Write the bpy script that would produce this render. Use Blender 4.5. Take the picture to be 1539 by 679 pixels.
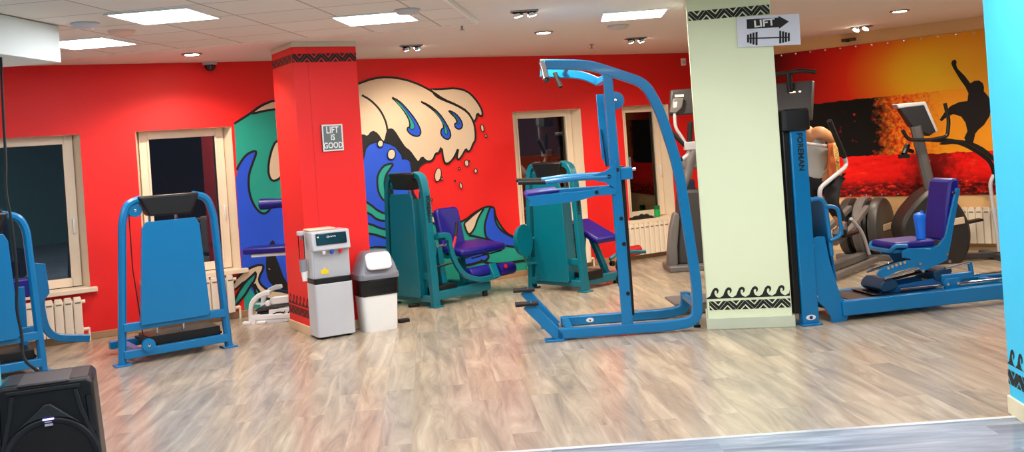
import bpy, bmesh, math, random
from mathutils import Vector, Matrix
random.seed(7)
SC = bpy.context.scene
COL = SC.collection
for o in list(bpy.data.objects): bpy.data.objects.remove(o)

# ------------------------------------------------------------------ camera
FPX, CAMH, PX0, PY0, IW, IH = 1500.0, 1.65, 770.0, 216.0, 1539.0, 679.0
ROLL = math.atan(0.07)
cam = bpy.data.cameras.new('camera'); camo = bpy.data.objects.new('camera', cam); COL.objects.link(camo)
cam.sensor_width = 36.0; cam.lens = 36.0 * FPX / IW
# the principal point lies above the middle of the frame (the photo is a crop): lens shift
_dx, _dy = PX0 - IW / 2, PY0 - IH / 2
cam.shift_x = -_dx / IW; cam.shift_y = _dy / IW
cam.clip_start = 0.05; cam.clip_end = 200
camo.location = (0, 0, CAMH)
camo.rotation_euler = (Matrix.Rotation(math.pi / 2, 3, 'X') @ Matrix.Rotation(-ROLL, 3, 'Z')).to_euler()
SC.camera = camo

# ------------------------------------------------------------------ exposure, world
SC.view_settings.view_transform = 'Standard'; SC.view_settings.look = 'None'
SC.view_settings.gamma = 1.0; SC.view_settings.exposure = 0.85; SC.view_settings.use_curve_mapping = False
PANEL_E, DOWN_E, SPOT_E = 16.0, 60.0, 40.0
DOWN_W, SPOT_W = 70.0, 35.0
w = bpy.data.worlds.new('night'); SC.world = w; w.use_nodes = True
w.node_tree.nodes['Background'].inputs[0].default_value = (0.010, 0.012, 0.02, 1)
w.node_tree.nodes['Background'].inputs[1].default_value = 1.0
try:
    SC.cycles.use_denoising = True
    SC.cycles.max_bounces = 8; SC.cycles.diffuse_bounces = 4
    SC.cycles.sample_clamp_indirect = 6.0
except Exception: pass

# ------------------------------------------------------------------ projection helpers (measuring the photograph)
_c, _s = math.cos(ROLL), math.sin(ROLL)
def uv(x, y):
    dx, dy = x - PX0, y - PY0
    return dx * _c - dy * _s, dx * _s + dy * _c
def at(x, y, Y):
    u, v = uv(x, y); return Vector((u / FPX * Y, Y, CAMH - v / FPX * Y))
def ondir(x, y, p, d):
    u, v = uv(x, y); k = u / FPX
    t = (k * p[1] - p[0]) / (d[0] - k * d[1]); Y = p[1] + t * d[1]
    return t, CAMH - v / FPX * Y
def dirv(deg): a = math.radians(deg); return (math.cos(a), math.sin(a))
class Plane:
    """vertical plane through p, heading deg; off = distance along its left normal"""
    def __init__(s, p, deg, off=0.0):
        d = dirv(deg); n = (-d[1], d[0]); s.p = (p[0] + n[0] * off, p[1] + n[1] * off); s.d = d
    def __call__(s, x, y): return ondir(x, y, s.p, s.d)
def zm(ox, oy, sc, pts): return [(ox + a / sc, oy + b / sc) for a, b in pts]

# ------------------------------------------------------------------ materials
def lin(c):
    return tuple(((v / 255) / 12.92 if v / 255 <= 0.04045 else ((v / 255 + 0.055) / 1.055) ** 2.4) for v in c) + (1.0,)
MATS = {}
def mat(name, rgb, rough=0.5, metal=0.0, var=0.06, scale=6.0, bump=0.0, emit=None, estr=0.0, spec=0.5, coat=0.0, bscale=200):
    if name in MATS: return MATS[name]
    m = bpy.data.materials.new(name); m.use_nodes = True; nt = m.node_tree; b = nt.nodes['Principled BSDF']
    c = lin(rgb)
    tc = nt.nodes.new('ShaderNodeTexCoord'); nz = nt.nodes.new('ShaderNodeTexNoise')
    nz.inputs['Scale'].default_value = scale; nz.inputs['Detail'].default_value = 4
    nt.links.new(tc.outputs['Object'], nz.inputs['Vector'])
    mx = nt.nodes.new('ShaderNodeMix'); mx.data_type = 'RGBA'
    mx.inputs[6].default_value = tuple(max(0, v * (1 - var)) for v in c[:3]) + (1,)
    mx.inputs[7].default_value = tuple(min(1, v * (1 + var)) for v in c[:3]) + (1,)
    nt.links.new(nz.outputs['Fac'], mx.inputs[0]); nt.links.new(mx.outputs[2], b.inputs['Base Color'])
    b.inputs['Roughness'].default_value = rough; b.inputs['Metallic'].default_value = metal
    b.inputs['Specular IOR Level'].default_value = spec; b.inputs['Coat Weight'].default_value = coat
    if bump:
        n2 = nt.nodes.new('ShaderNodeTexNoise'); n2.inputs['Scale'].default_value = bscale
        nt.links.new(tc.outputs['Object'], n2.inputs['Vector'])
        bp = nt.nodes.new('ShaderNodeBump'); bp.inputs['Strength'].default_value = bump; bp.inputs['Distance'].default_value = 0.002
        nt.links.new(n2.outputs['Fac'], bp.inputs['Height']); nt.links.new(bp.outputs['Normal'], b.inputs['Normal'])
    if emit: b.inputs['Emission Color'].default_value = lin(emit); b.inputs['Emission Strength'].default_value = estr
    MATS[name] = m; return m

RED = mat('red_paint', (238, 26, 24), 0.55, var=0.03, scale=2, bump=0.15)
BLUE = mat('blue_paint', (0, 118, 176), 0.32, coat=0.1, var=0.04)
TEAL = mat('teal_paint', (0, 106, 124), 0.3, coat=0.15, var=0.05)  # greener, darker tone used on the leg extension and leg curl machines
NAVY = mat('navy_vinyl', (24, 16, 126), 0.42, bump=0.2, var=0.08)
BLACK = mat('black_plastic', (8, 8, 9), 0.4)
RUBBER = mat('black_rubber', (12, 12, 13), 0.75, bump=0.3)
CHROME = mat('chrome', (225, 228, 232), 0.12, metal=1.0)
STEEL = mat('grey_steel', (150, 150, 152), 0.35, metal=0.8)
DGREY = mat('dark_grey_plastic', (62, 60, 60), 0.45)
MGREY = mat('mid_grey_plastic', (112, 108, 106), 0.42)
LGREY = mat('light_grey_plastic', (190, 190, 195), 0.35)
SILVER = mat('silver_plastic', (196, 198, 203), 0.3, var=0.03)
WHITE = mat('white_paint', (238, 238, 236), 0.45, var=0.02)
CREAM = mat('cream_frame', (240, 222, 196), 0.4, var=0.03)
RADI = mat('radiator_enamel', (244, 232, 210), 0.35, var=0.02)
CEIL = mat('ceiling_plaster', (232, 224, 216), 0.8, var=0.02, bump=0.1)
PALE = mat('pale_green_paint', (236, 246, 208), 0.6, var=0.02, scale=1.5, bump=0.1)
PALEB = mat('pale_base', (205, 212, 188), 0.5, var=0.04)
CYAN = mat('cyan_paint', (66, 205, 244), 0.6, var=0.03, bump=0.15)
BEIGE = mat('beige_base', (222, 196, 158), 0.55, var=0.06)
INK = mat('black_ink', (16, 18, 16), 0.6)
DRED = mat('dark_red_ink', (92, 6, 10), 0.6)
MBLUE = mat('mural_blue', (28, 82, 214), 0.55, var=0.05)
MTEAL = mat('mural_teal', (22, 158, 140), 0.55, var=0.05)
MCREAM = mat('mural_cream', (222, 198, 168), 0.55, var=0.03)
MBLACK = mat('mural_black', (10, 8, 10), 0.6)
MDBLUE = mat('mural_dark_blue', (20, 44, 130), 0.55)
YELLOW = mat('yellow_label', (244, 214, 20), 0.5)
REDP = mat('red_knob', (220, 26, 40), 0.4)
SKIN = mat('skin', (226, 160, 112), 0.5, var=0.06, scale=12)
SHIRT = mat('white_cotton', (214, 222, 222), 0.8, bump=0.3)
PANTS = mat('black_cotton', (16, 15, 20), 0.85, bump=0.3)
HAIR = mat('dark_hair', (40, 26, 18), 0.6, bump=0.6)
GREENP = mat('green_plastic', (20, 170, 84), 0.3)
BOTTLE = mat('blue_plastic', (24, 118, 238), 0.3)
CLOTHB = mat('black_cloth', (18, 17, 18), 0.9, bump=0.5)
GLOSSBLK = mat('gloss_black', (4, 5, 8), 0.12, coat=0.5)
SLATE = mat('slate_print', (104, 116, 118), 0.6)
MATB = mat('brown_mat', (70, 44, 34), 0.7, bump=0.3)

def emat(name, rgb, strength):
    m = bpy.data.materials.new(name); m.use_nodes = True; nt = m.node_tree; nt.nodes.clear()
    e = nt.nodes.new('ShaderNodeEmission'); e.inputs[0].default_value = lin(rgb); e.inputs[1].default_value = strength
    o = nt.nodes.new('ShaderNodeOutputMaterial'); nt.links.new(e.outputs[0], o.inputs[0]); return m
E_PANEL = emat('lit_panel', (250, 250, 255), PANEL_E)
E_DOWN = emat('lit_downlight', (255, 236, 206), DOWN_E)
E_SPOT = emat('lit_spot', (255, 240, 215), SPOT_E)
E_LED = emat('blue_led', (150, 140, 255), 3.0)
E_DISP = emat('console_screen', (255, 235, 190), 1.2)
E_STREET = emat('street_lamp', (255, 150, 70), 6.0)

def floor_mat(name, c1, c2, c3, ang, rough, plank=(1.3, 0.19)):
    m = bpy.data.materials.new(name); m.use_nodes = True; nt = m.node_tree; b = nt.nodes['Principled BSDF']
    L = nt.links.new; N = nt.nodes.new
    tc = N('ShaderNodeTexCoord'); mp = N('ShaderNodeMapping'); mp.inputs['Rotation'].default_value = (0, 0, math.radians(ang))
    L(tc.outputs['Object'], mp.inputs['Vector'])
    br = N('ShaderNodeTexBrick'); br.inputs['Scale'].default_value = 1.0
    br.inputs['Brick Width'].default_value = plank[0]; br.inputs['Row Height'].default_value = plank[1]
    br.inputs['Mortar Size'].default_value = 0.0008; br.inputs['Color1'].default_value = (0, 0, 0, 1)
    br.inputs['Color2'].default_value = (1, 1, 1, 1); br.inputs['Mortar'].default_value = (0.3, 0.3, 0.3, 1)
    br.offset = 0.37
    L(mp.outputs[0], br.inputs['Vector'])
    st = N('ShaderNodeMapping'); st.inputs['Scale'].default_value = (0.7, 5.0, 1); L(mp.outputs[0], st.inputs['Vector'])
    ad = N('ShaderNodeVectorMath'); ad.operation = 'MULTIPLY_ADD'
    L(br.outputs['Color'], ad.inputs[0]); ad.inputs[1].default_value = (7, 13, 3); L(st.outputs[0], ad.inputs[2])
    n1 = N('ShaderNodeTexNoise'); n1.inputs['Scale'].default_value = 1.6; n1.inputs['Detail'].default_value = 6; n1.inputs['Roughness'].default_value = 0.62
    n1.inputs['Distortion'].default_value = 0.8
    L(ad.outputs[0], n1.inputs['Vector'])
    r1 = N('ShaderNodeValToRGB'); cr = r1.color_ramp
    cr.elements[0].position = 0.30; cr.elements[0].color = lin(c1)
    cr.elements[1].position = 0.70; cr.elements[1].color = lin(c3)
    e = cr.elements.new(0.5); e.color = lin(c2)
    L(n1.outputs['Fac'], r1.inputs[0])
    mxp = N('ShaderNodeMix'); mxp.data_type = 'RGBA'; mxp.blend_type = 'MULTIPLY'; mxp.inputs[0].default_value = 1.0
    tn = N('ShaderNodeValToRGB'); tn.color_ramp.elements[0].color = (0.86, 0.88, 0.91, 1); tn.color_ramp.elements[1].color = (1.0, 0.97, 0.93, 1)
    L(br.outputs['Color'], tn.inputs[0]); L(r1.outputs[0], mxp.inputs[6]); L(tn.outputs[0], mxp.inputs[7])
    mm = N('ShaderNodeMix'); mm.data_type = 'RGBA'; L(br.outputs['Fac'], mm.inputs[0]); L(mxp.outputs[2], mm.inputs[6])
    mm.inputs[7].default_value = lin((160, 144, 128)); L(mm.outputs[2], b.inputs['Base Color'])
    b.inputs['Roughness'].default_value = rough
    n3 = N('ShaderNodeTexNoise'); n3.inputs['Scale'].default_value = 14; L(st.outputs[0], n3.inputs['Vector'])
    bp = N('ShaderNodeBump'); bp.inputs['Strength'].default_value = 0.03; bp.inputs['Distance'].default_value = 0.003
    L(n3.outputs['Fac'], bp.inputs['Height']); L(bp.outputs[0], b.inputs['Normal'])
    return m
FLOORM = floor_mat('laminate_floor', (142, 130, 116), (174, 159, 138), (202, 187, 163), 85, 0.24)
FLOORG = floor_mat('grey_floor', (92, 106, 122), (138, 150, 164), (184, 192, 202), 1, 0.35, (1.4, 0.16))

def tile_mat():
    m = bpy.data.materials.new('ceiling_tiles'); m.use_nodes = True; nt = m.node_tree; b = nt.nodes['Principled BSDF']
    tc = nt.nodes.new('ShaderNodeTexCoord'); br = nt.nodes.new('ShaderNodeTexBrick'); br.offset = 0
    br.inputs['Scale'].default_value = 1; br.inputs['Brick Width'].default_value = 0.6; br.inputs['Row Height'].default_value = 0.6
    br.inputs['Mortar Size'].default_value = 0.008; br.inputs['Color1'].default_value = lin((232, 226, 218)); br.inputs['Color2'].default_value = lin((226, 219, 210))
    br.inputs['Mortar'].default_value = lin((176, 164, 152))
    mp = nt.nodes.new('ShaderNodeMapping'); mp.inputs['Location'].default_value = (0.3, 0.45, 0)
    nt.links.new(tc.outputs['Object'], mp.inputs[0]); nt.links.new(mp.outputs[0], br.inputs['Vector']); nt.links.new(br.outputs['Color'], b.inputs['Base Color'])
    b.inputs['Roughness'].default_value = 0.8; return m
TILEM = tile_mat()

def glass_mat():
    m = bpy.data.materials.new('window_glass'); m.use_nodes = True; nt = m.node_tree; nt.nodes.clear()
    t = nt.nodes.new('ShaderNodeBsdfTransparent'); t.inputs[0].default_value = (0.72, 0.76, 0.74, 1)
    g = nt.nodes.new('ShaderNodeBsdfGlossy'); g.inputs['Roughness'].default_value = 0.01; g.inputs[0].default_value = (0.9, 0.95, 0.95, 1)
    fr = nt.nodes.new('ShaderNodeFresnel'); fr.inputs[0].default_value = 1.85
    mx = nt.nodes.new('ShaderNodeMixShader'); o = nt.nodes.new('ShaderNodeOutputMaterial')
    nt.links.new(fr.outputs[0], mx.inputs[0]); nt.links.new(t.outputs[0], mx.inputs[1]); nt.links.new(g.outputs[0], mx.inputs[2]); nt.links.new(mx.outputs[0], o.inputs[0])
    return m
GLASS = glass_mat()
def clear_mat():
    m = bpy.data.materials.new('clear_plastic'); m.use_nodes = True; nt = m.node_tree; nt.nodes.clear()
    t = nt.nodes.new('ShaderNodeBsdfTransparent'); t.inputs[0].default_value = (0.97, 0.9, 0.9, 1)
    g = nt.nodes.new('ShaderNodeBsdfGlossy'); g.inputs['Roughness'].default_value = 0.05
    fr = nt.nodes.new('ShaderNodeFresnel'); fr.inputs[0].default_value = 1.4
    mx = nt.nodes.new('ShaderNodeMixShader'); o = nt.nodes.new('ShaderNodeOutputMaterial')
    nt.links.new(fr.outputs[0], mx.inputs[0]); nt.links.new(t.outputs[0], mx.inputs[1]); nt.links.new(g.outputs[0], mx.inputs[2]); nt.links.new(mx.outputs[0], o.inputs[0])
    return m
CLEAR = clear_mat()

# ------------------------------------------------------------------ mesh helpers
def B(): return bmesh.new()
def box(bm, c, size, rot=None):
    r = bmesh.ops.create_cube(bm, size=1.0)
    M = Matrix.Translation(Vector(c)) @ (rot.to_4x4() if rot is not None else Matrix.Identity(4)) @ Matrix.Diagonal((size[0], size[1], size[2], 1))
    bmesh.ops.transform(bm, matrix=M, verts=r['verts']); return bm
def bx(bm, x0, x1, y0, y1, z0, z1): return box(bm, ((x0 + x1) / 2, (y0 + y1) / 2, (z0 + z1) / 2), (abs(x1 - x0), abs(y1 - y0), abs(z1 - z0)))
def prism(bm, poly, y0, y1):
    """polygon in (x,z) extruded along y"""
    a = [bm.verts.new((p[0], y0, p[1])) for p in poly]; b = [bm.verts.new((p[0], y1, p[1])) for p in poly]
    fs = [bm.faces.new(a), bm.faces.new(list(reversed(b)))]
    n = len(poly)
    for i in range(n): fs.append(bm.faces.new((a[i], b[i], b[(i + 1) % n], a[(i + 1) % n])))
    bmesh.ops.recalc_face_normals(bm, faces=fs); return bm
def prismz(bm, poly, z0, z1):
    a = [bm.verts.new((p[0], p[1], z0)) for p in poly]; b = [bm.verts.new((p[0], p[1], z1)) for p in poly]
    fs = [bm.faces.new(a), bm.faces.new(list(reversed(b)))]
    n = len(poly)
    for i in range(n): fs.append(bm.faces.new((a[i], b[i], b[(i + 1) % n], a[(i + 1) % n])))
    bmesh.ops.recalc_face_normals(bm, faces=fs); return bm
def flat(bm, poly, y, mi=0):
    """polygon in (x,z) as a face at depth y facing -y"""
    f = bm.faces.new([bm.verts.new((p[0], y, p[1])) for p in poly]); f.normal_update()
    if f.normal.y > 0: f.normal_flip()
    f.material_index = mi; return f
def stroke(bm, pts, wd, y, mi=0, closed=False):
    pts = [Vector(p) for p in pts]; n = len(pts); L, R = [], []
    for i in range(n):
        a = pts[(i - 1) % n] if (closed or i > 0) else pts[i]; b = pts[(i + 1) % n] if (closed or i < n - 1) else pts[i]
        t = (b - a); t = t.normalized() if t.length > 1e-9 else Vector((1, 0)); nn = Vector((-t.y, t.x)) * wd / 2
        L.append(bm.verts.new((pts[i].x + nn.x, y, pts[i].y + nn.y))); R.append(bm.verts.new((pts[i].x - nn.x, y, pts[i].y - nn.y)))
    for i in range(n if closed else n - 1):
        j = (i + 1) % n
        f = bm.faces.new((L[i], L[j], R[j], R[i])); f.normal_update()
        if f.normal.y > 0: f.normal_flip()
        f.material_index = mi
def smooth(pts, it=2, closed=True):
    """Chaikin corner cutting"""
    for _ in range(it):
        o = []; n = len(pts)
        rng = range(n) if closed else range(n - 1)
        if not closed: o.append(pts[0])
        for i in rng:
            a, b = pts[i], pts[(i + 1) % n]
            o.append((a[0] * .75 + b[0] * .25, a[1] * .75 + b[1] * .25)); o.append((a[0] * .25 + b[0] * .75, a[1] * .25 + b[1] * .75))
        if not closed: o.append(pts[-1])
        pts = o
    return pts
def fillet(pts, r, n=6):
    pts = [Vector(p) for p in pts]; o = [pts[0]]
    for i in range(1, len(pts) - 1):
        p, a, b = pts[i], pts[i - 1], pts[i + 1]
        la, lb = (a - p).length, (b - p).length; rr = r[i - 1] if isinstance(r, (list, tuple)) else r
        d = min(rr, la * .49, lb * .49); p0 = p + (a - p).normalized() * d; p1 = p + (b - p).normalized() * d
        for k in range(n + 1):
            t = k / n; o.append(p0 * (1 - t) ** 2 + p * 2 * t * (1 - t) + p1 * t * t)
    o.append(pts[-1]); return o
def sweep(bm, pts, prof, up=None, caps=True):
    pts = [Vector(p) for p in pts]; n = len(pts); rings = []; side = None
    for i in range(n):
        tin = (pts[i] - pts[i - 1]).normalized() if i else (pts[1] - pts[0]).normalized()
        tout = (pts[i + 1] - pts[i]).normalized() if i < n - 1 else tin
        t = (tin + tout); t = t.normalized() if t.length > 1e-6 else tin
        if up is not None: sd = Vector(up).cross(t).normalized()
        elif side is None:
            h = Vector((0, 0, 1)) if abs(t.z) < .9 else Vector((0, 1, 0)); sd = h.cross(t).normalized()
        else: sd = (side - t * side.dot(t)).normalized()
        side = sd; bb = t.cross(sd); k = 1 / max(.5, t.dot(tin))
        rings.append([bm.verts.new(pts[i] + sd * a * k + bb * b) for a, b in prof])
    m = len(prof); fs = []
    for i in range(n - 1):
        for j in range(m): fs.append(bm.faces.new((rings[i][j], rings[i][(j + 1) % m], rings[i + 1][(j + 1) % m], rings[i + 1][j])))
    if caps: fs.append(bm.faces.new(list(reversed(rings[0])))); fs.append(bm.faces.new(rings[-1]))
    bmesh.ops.recalc_face_normals(bm, faces=fs); return bm
def circ(r, n=12): return [(r * math.cos(2 * math.pi * k / n), r * math.sin(2 * math.pi * k / n)) for k in range(n)]
def rect(a, b, c=.006):
    a, b = a / 2, b / 2; c = min(c, a * .6, b * .6)
    return [(-a + c, -b), (a - c, -b), (a, -b + c), (a, b - c), (a - c, b), (-a + c, b), (-a, b - c), (-a, -b + c)]
def tube(bm, pts, r, n=12): return sweep(bm, pts, circ(r, n))
def rtube(bm, pts, wd, dp, up=(0, 1, 0)): return sweep(bm, pts, rect(wd, dp), up)
def cyl(bm, a, b, r, r2=None, n=24):
    a, b = Vector(a), Vector(b); d = b - a
    ret = bmesh.ops.create_cone(bm, cap_ends=True, segments=n, radius1=r, radius2=r if r2 is None else r2, depth=d.length)
    M = Matrix.Translation((a + b) / 2) @ d.to_track_quat('Z', 'Y').to_matrix().to_4x4()
    bmesh.ops.transform(bm, matrix=M, verts=ret['verts']); return bm
def lathe(bm, prof, origin, axis=(0, 0, 1), n=28, sx=1.0):
    """prof: list of (radius, distance along the axis)"""
    q = Vector(axis).to_track_quat('Z', 'Y').to_matrix(); o = Vector(origin); rings = []
    for r, h in prof:
        rings.append([bm.verts.new(o + q @ Vector((max(r, 1e-4) * math.cos(2 * math.pi * k / n) * sx, max(r, 1e-4) * math.sin(2 * math.pi * k / n), h))) for k in range(n)])
    fs = []
    for i in range(len(rings) - 1):
        for k in range(n): fs.append(bm.faces.new((rings[i][k], rings[i][(k + 1) % n], rings[i + 1][(k + 1) % n], rings[i + 1][k])))
    fs.append(bm.faces.new(list(reversed(rings[0])))); fs.append(bm.faces.new(rings[-1]))
    bmesh.ops.recalc_face_normals(bm, faces=fs); return bm
def loft(bm, rings):
    rs = [[bm.verts.new(p) for p in r] for r in rings]; m = len(rs[0]); fs = []
    for i in range(len(rs) - 1):
        for j in range(m): fs.append(bm.faces.new((rs[i][j], rs[i][(j + 1) % m], rs[i + 1][(j + 1) % m], rs[i + 1][j])))
    fs.append(bm.faces.new(list(reversed(rs[0])))); fs.append(bm.faces.new(rs[-1]))
    bmesh.ops.recalc_face_normals(bm, faces=fs); return bm
def rrect(x0, x1, y0, y1, r, n=4):
    o = []
    for cx, cy, a0 in ((x1 - r, y1 - r, 0), (x0 + r, y1 - r, 90), (x0 + r, y0 + r, 180), (x1 - r, y0 + r, 270)):
        for k in range(n + 1):
            a = math.radians(a0 + 90 * k / n); o.append((cx + r * math.cos(a), cy + r * math.sin(a)))
    return o
def ell(cx, cz, a, b, n=20, rot=0):
    c, s = math.cos(rot), math.sin(rot); o = []
    for k in range(n):
        t = 2 * math.pi * k / n; x, z = a * math.cos(t), b * math.sin(t); o.append((cx + x * c - z * s, cz + x * s + z * c))
    return o
def obj(name, bm, m, parent=None, bevel=0.0, sharp=35, loc=None, rotz=0.0, sub=0):
    me = bpy.data.meshes.new(name); bm.to_mesh(me); bm.free()
    for mm in (m if isinstance(m, (list, tuple)) else [m]): me.materials.append(mm)
    for p in me.polygons: p.use_smooth = True
    me.set_sharp_from_angle(angle=math.radians(sharp))
    o = bpy.data.objects.new(name, me); COL.objects.link(o)
    if parent is not None: o.parent = parent
    if loc is not None: o.location = loc
    o.rotation_euler = (0, 0, rotz)
    if bevel:
        b = o.modifiers.new('bevel', 'BEVEL'); b.width = bevel; b.segments = 2; b.limit_method = 'ANGLE'; b.angle_limit = math.radians(40)
    if sub:
        s = o.modifiers.new('subdivision', 'SUBSURF'); s.levels = sub; s.render_levels = sub
    return o
def tag(o, label, cat, group=None, kind=None):
    o['label'] = label; o['category'] = cat
    if group: o['group'] = group
    if kind: o['kind'] = kind
    return o
def thing(name, label, cat, loc=(0, 0, 0), rot=0.0, group=None):
    o = bpy.data.objects.new(name, None); COL.objects.link(o); o.empty_display_size = .1
    o.location = loc; o.rotation_euler = (0, 0, math.radians(rot)); tag(o, label, cat, group); return o
def struct(name, bm, m, label=None, loc=None, rotz=0.0, bevel=0.0, parent=None):
    o = obj(name, bm, m, parent, bevel=bevel, loc=loc, rotz=rotz)
    if parent is None:
        o['kind'] = 'structure'
        if label: o['label'] = label
    return o
def text_bm(body, size, bold=0.0, extr=0.001, tf=None, shear=0.0, sx=1.0):
    cu = bpy.data.curves.new('lettering', 'FONT'); cu.body = body; cu.size = size; cu.extrude = extr; cu.offset = bold
    cu.align_x = 'CENTER'; cu.align_y = 'CENTER'; cu.resolution_u = 3; cu.shear = shear
    o = bpy.data.objects.new('lettering', cu); COL.objects.link(o)
    dg = bpy.context.evaluated_depsgraph_get(); me = bpy.data.meshes.new_from_object(o.evaluated_get(dg))
    bpy.data.objects.remove(o); bpy.data.curves.remove(cu)
    bm = B(); bm.from_mesh(me); bpy.data.meshes.remove(me)
    bm.transform(Matrix.Diagonal((sx, 1, 1, 1)))
    if tf is not None: bm.transform(tf)
    return bm
FACE = Matrix.Rotation(math.pi / 2, 4, 'X')        # text lying in xy -> standing in xz, facing -y
def Tr(x, y, z): return Matrix.Translation((x, y, z))

# ------------------------------------------------------------------ the room
CZ = 2.74
W0 = (-4.33, 9.94); WA = 30.0; wd_ = dirv(WA); wn_ = (wd_[1], -wd_[0])   # wn_ points into the room
M0 = (2.71, 13.97); MA = -41.0; md_ = dirv(MA)
S0, S1 = -3.6, 8.13
cornerL = (W0[0] + S0 * wd_[0], W0[1] + S0 * wd_[1]); cornerR = (M0[0] + 6.0 * md_[0], M0[1] + 6.0 * md_[1])
REAR = -3.0
bm = B(); f = bm.faces.new([bm.verts.new((x, y, 0)) for x, y in ((cornerL[0], 5.34), (cornerR[0], 5.34), cornerR, (M0[0] + .1, M0[1] + .3), cornerL)])
struct('floor', bm, FLOORM, 'pale wood laminate floor of the gym')
bm = B(); bm.faces.new([bm.verts.new((x, y, 0)) for x, y in ((cornerL[0], REAR), (cornerR[0], REAR), (cornerR[0], 5.34), (cornerL[0], 5.34))])
struct('floor_foreground', bm, FLOORG, 'grey plank floor in the foreground')
bm = B(); box(bm, ((cornerL[0] + cornerR[0]) / 2, 5.345, 0.003), (cornerR[0] - cornerL[0], 0.035, 0.006))
struct('trim_1', bm, mat('threshold_metal', (236, 240, 244), 0.3, metal=0.6), 'silver threshold strip between the two floors')
bm = B(); f = bm.faces.new([bm.verts.new((x, y, CZ)) for x, y in ((cornerL[0], REAR), cornerL, (M0[0], M0[1] + .2), cornerR, (cornerR[0], REAR))]); 
struct('ceiling', bm, CEIL, 'white plaster ceiling')
# tiled field of the ceiling, hanging slightly lower, with a white edge profile
bm = B(); bx(bm, -8.6, 0, -4.2, 0, 0, 0.025)
o = struct('ceiling_tile_field', bm, TILEM, 'square white ceiling tiles', loc=(-.25, 8.66, CZ - .026), rotz=math.radians(-6.5))
bm = B(); bx(bm, -8.6, .03, 0, .035, -.006, 0.024); bx(bm, 0, .03, -4.2, 0, -.006, .024)
struct('trim_2', bm, mat('edge_profile', (240, 236, 226), .5), 'white edge profile of the tiled ceiling', loc=(-.25, 8.66, CZ - .026), rotz=math.radians(-6.5))

# back wall with four window openings
WIN = [(-1.02, .035), (.56, 1.54), (5.03, 6.055), (6.72, 7.50)]; WZ0, WZ1 = .51, 2.045
RD, SPL = .20, .055                                  # reveal depth and splay
bm = B()
def quad(bm, pts, mi=0):
    f = bm.faces.new([bm.verts.new(p) for p in pts]); f.material_index = mi; return f
edges = [S0] + [v for w_ in WIN for v in w_] + [S1]
for i in range(0, len(edges), 2): quad(bm, [(edges[i], 0, 0), (edges[i + 1], 0, 0), (edges[i + 1], 0, CZ), (edges[i], 0, CZ)])
for a, b in WIN:
    quad(bm, [(a, 0, 0), (b, 0, 0), (b, 0, WZ0), (a, 0, WZ0)]); quad(bm, [(a, 0, WZ1), (b, 0, WZ1), (b, 0, CZ), (a, 0, CZ)])
    a2, b2 = a + SPL, b - SPL
    quad(bm, [(a, 0, WZ0), (a2, RD, WZ0), (a2, RD, WZ1), (a, 0, WZ1)], 1); quad(bm, [(b, 0, WZ0), (b, 0, WZ1), (b2, RD, WZ1), (b2, RD, WZ0)], 1)
    quad(bm, [(a, 0, WZ1), (a2, RD, WZ1), (b2, RD, WZ1), (b, 0, WZ1)], 1); quad(bm, [(a, 0, WZ0), (b, 0, WZ0), (b2, RD, WZ0), (a2, RD, WZ0)], 1)
struct('wall_back', bm, [RED, CREAM], 'red back wall', loc=(W0[0], W0[1], 0), rotz=math.radians(WA))
for i, (a, b) in enumerate(WIN):
    r = bpy.data.objects.new('window_%d' % (i + 1), None); COL.objects.link(r); r['kind'] = 'structure'
    r['label'] = ['dark night window at the left edge', 'dark night window behind the blue tower', 'dark window right of the wave mural', 'dark window above the green bottle'][i]
    r.location = (W0[0], W0[1], 0); r.rotation_euler = (0, 0, math.radians(WA))
    a2, b2 = a + SPL, b - SPL; fw, fy0, fy1 = .085, RD - .05, RD + .03; zb = WZ0 + .02
    bm = B(); bx(bm, a2, a2 + fw, fy0, fy1, zb, WZ1); bx(bm, b2 - fw, b2, fy0, fy1, zb, WZ1); bx(bm, a2 + fw, b2 - fw, fy0, fy1, WZ1 - .085, WZ1); bx(bm, a2 + fw, b2 - fw, fy0, fy1, zb, zb + .085)
    obj('window_frame', bm, CREAM, r, bevel=.006)
    bm = B(); bx(bm, a2 + fw - .01, a2 + fw + .012, fy0 - .012, fy0, zb + .085, WZ1 - .085); bx(bm, b2 - fw - .012, b2 - fw + .01, fy0 - .012, fy0, zb + .085, WZ1 - .085)
    obj('sash_bead', bm, CREAM, r, bevel=.003)
    bm = B(); bx(bm, a2 + fw - .005, b2 - fw + .005, RD - .012, RD - .006, zb + .08, WZ1 - .08)
    obj('glass', bm, GLASS, r)
    bm = B(); bx(bm, a - .06, b + .06, -.075, 0.0, WZ0 - .035, WZ0 + .012); bx(bm, a + .005, b - .005, -.01, RD - .03, WZ0 + .0, WZ0 + .012)
    obj('window_sill', bm, CREAM, r, bevel=.006)
    bm = B(); bx(bm, b2 - .055, b2 - .03, fy0 - .02, fy0, 1.15, 1.21); bx(bm, b2 - .052, b2 - .035, fy0 - .035, fy0 - .018, 1.06, 1.2)
    obj('handle', bm, WHITE, r, bevel=.004)
bm = B()
bx(bm, S0, S1, -.015, 0, 0, .07); struct('baseboard_back', bm, mat('brown_base', (176, 140, 104), .5), 'low brown baseboard of the back wall', loc=(W0[0], W0[1], 0), rotz=math.radians(WA), bevel=.004)
# mural wall on the right
bm = B(); quad(bm, [(-.05, 0, 0), (6, 0, 0), (6, 0, CZ), (-.05, 0, CZ)])
struct('wall_right_back', bm, mat('warm_beige_paint', (228, 186, 128), .6, var=.03), 'beige wall behind the sunset banner', loc=(M0[0], M0[1], 0), rotz=math.radians(MA))
bm = B(); bx(bm, 0, 6, -.012, 0, 0, .07); struct('baseboard_right', bm, BEIGE, 'beige baseboard under the banner', loc=(M0[0], M0[1], 0), rotz=math.radians(MA), bevel=.004)
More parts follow.
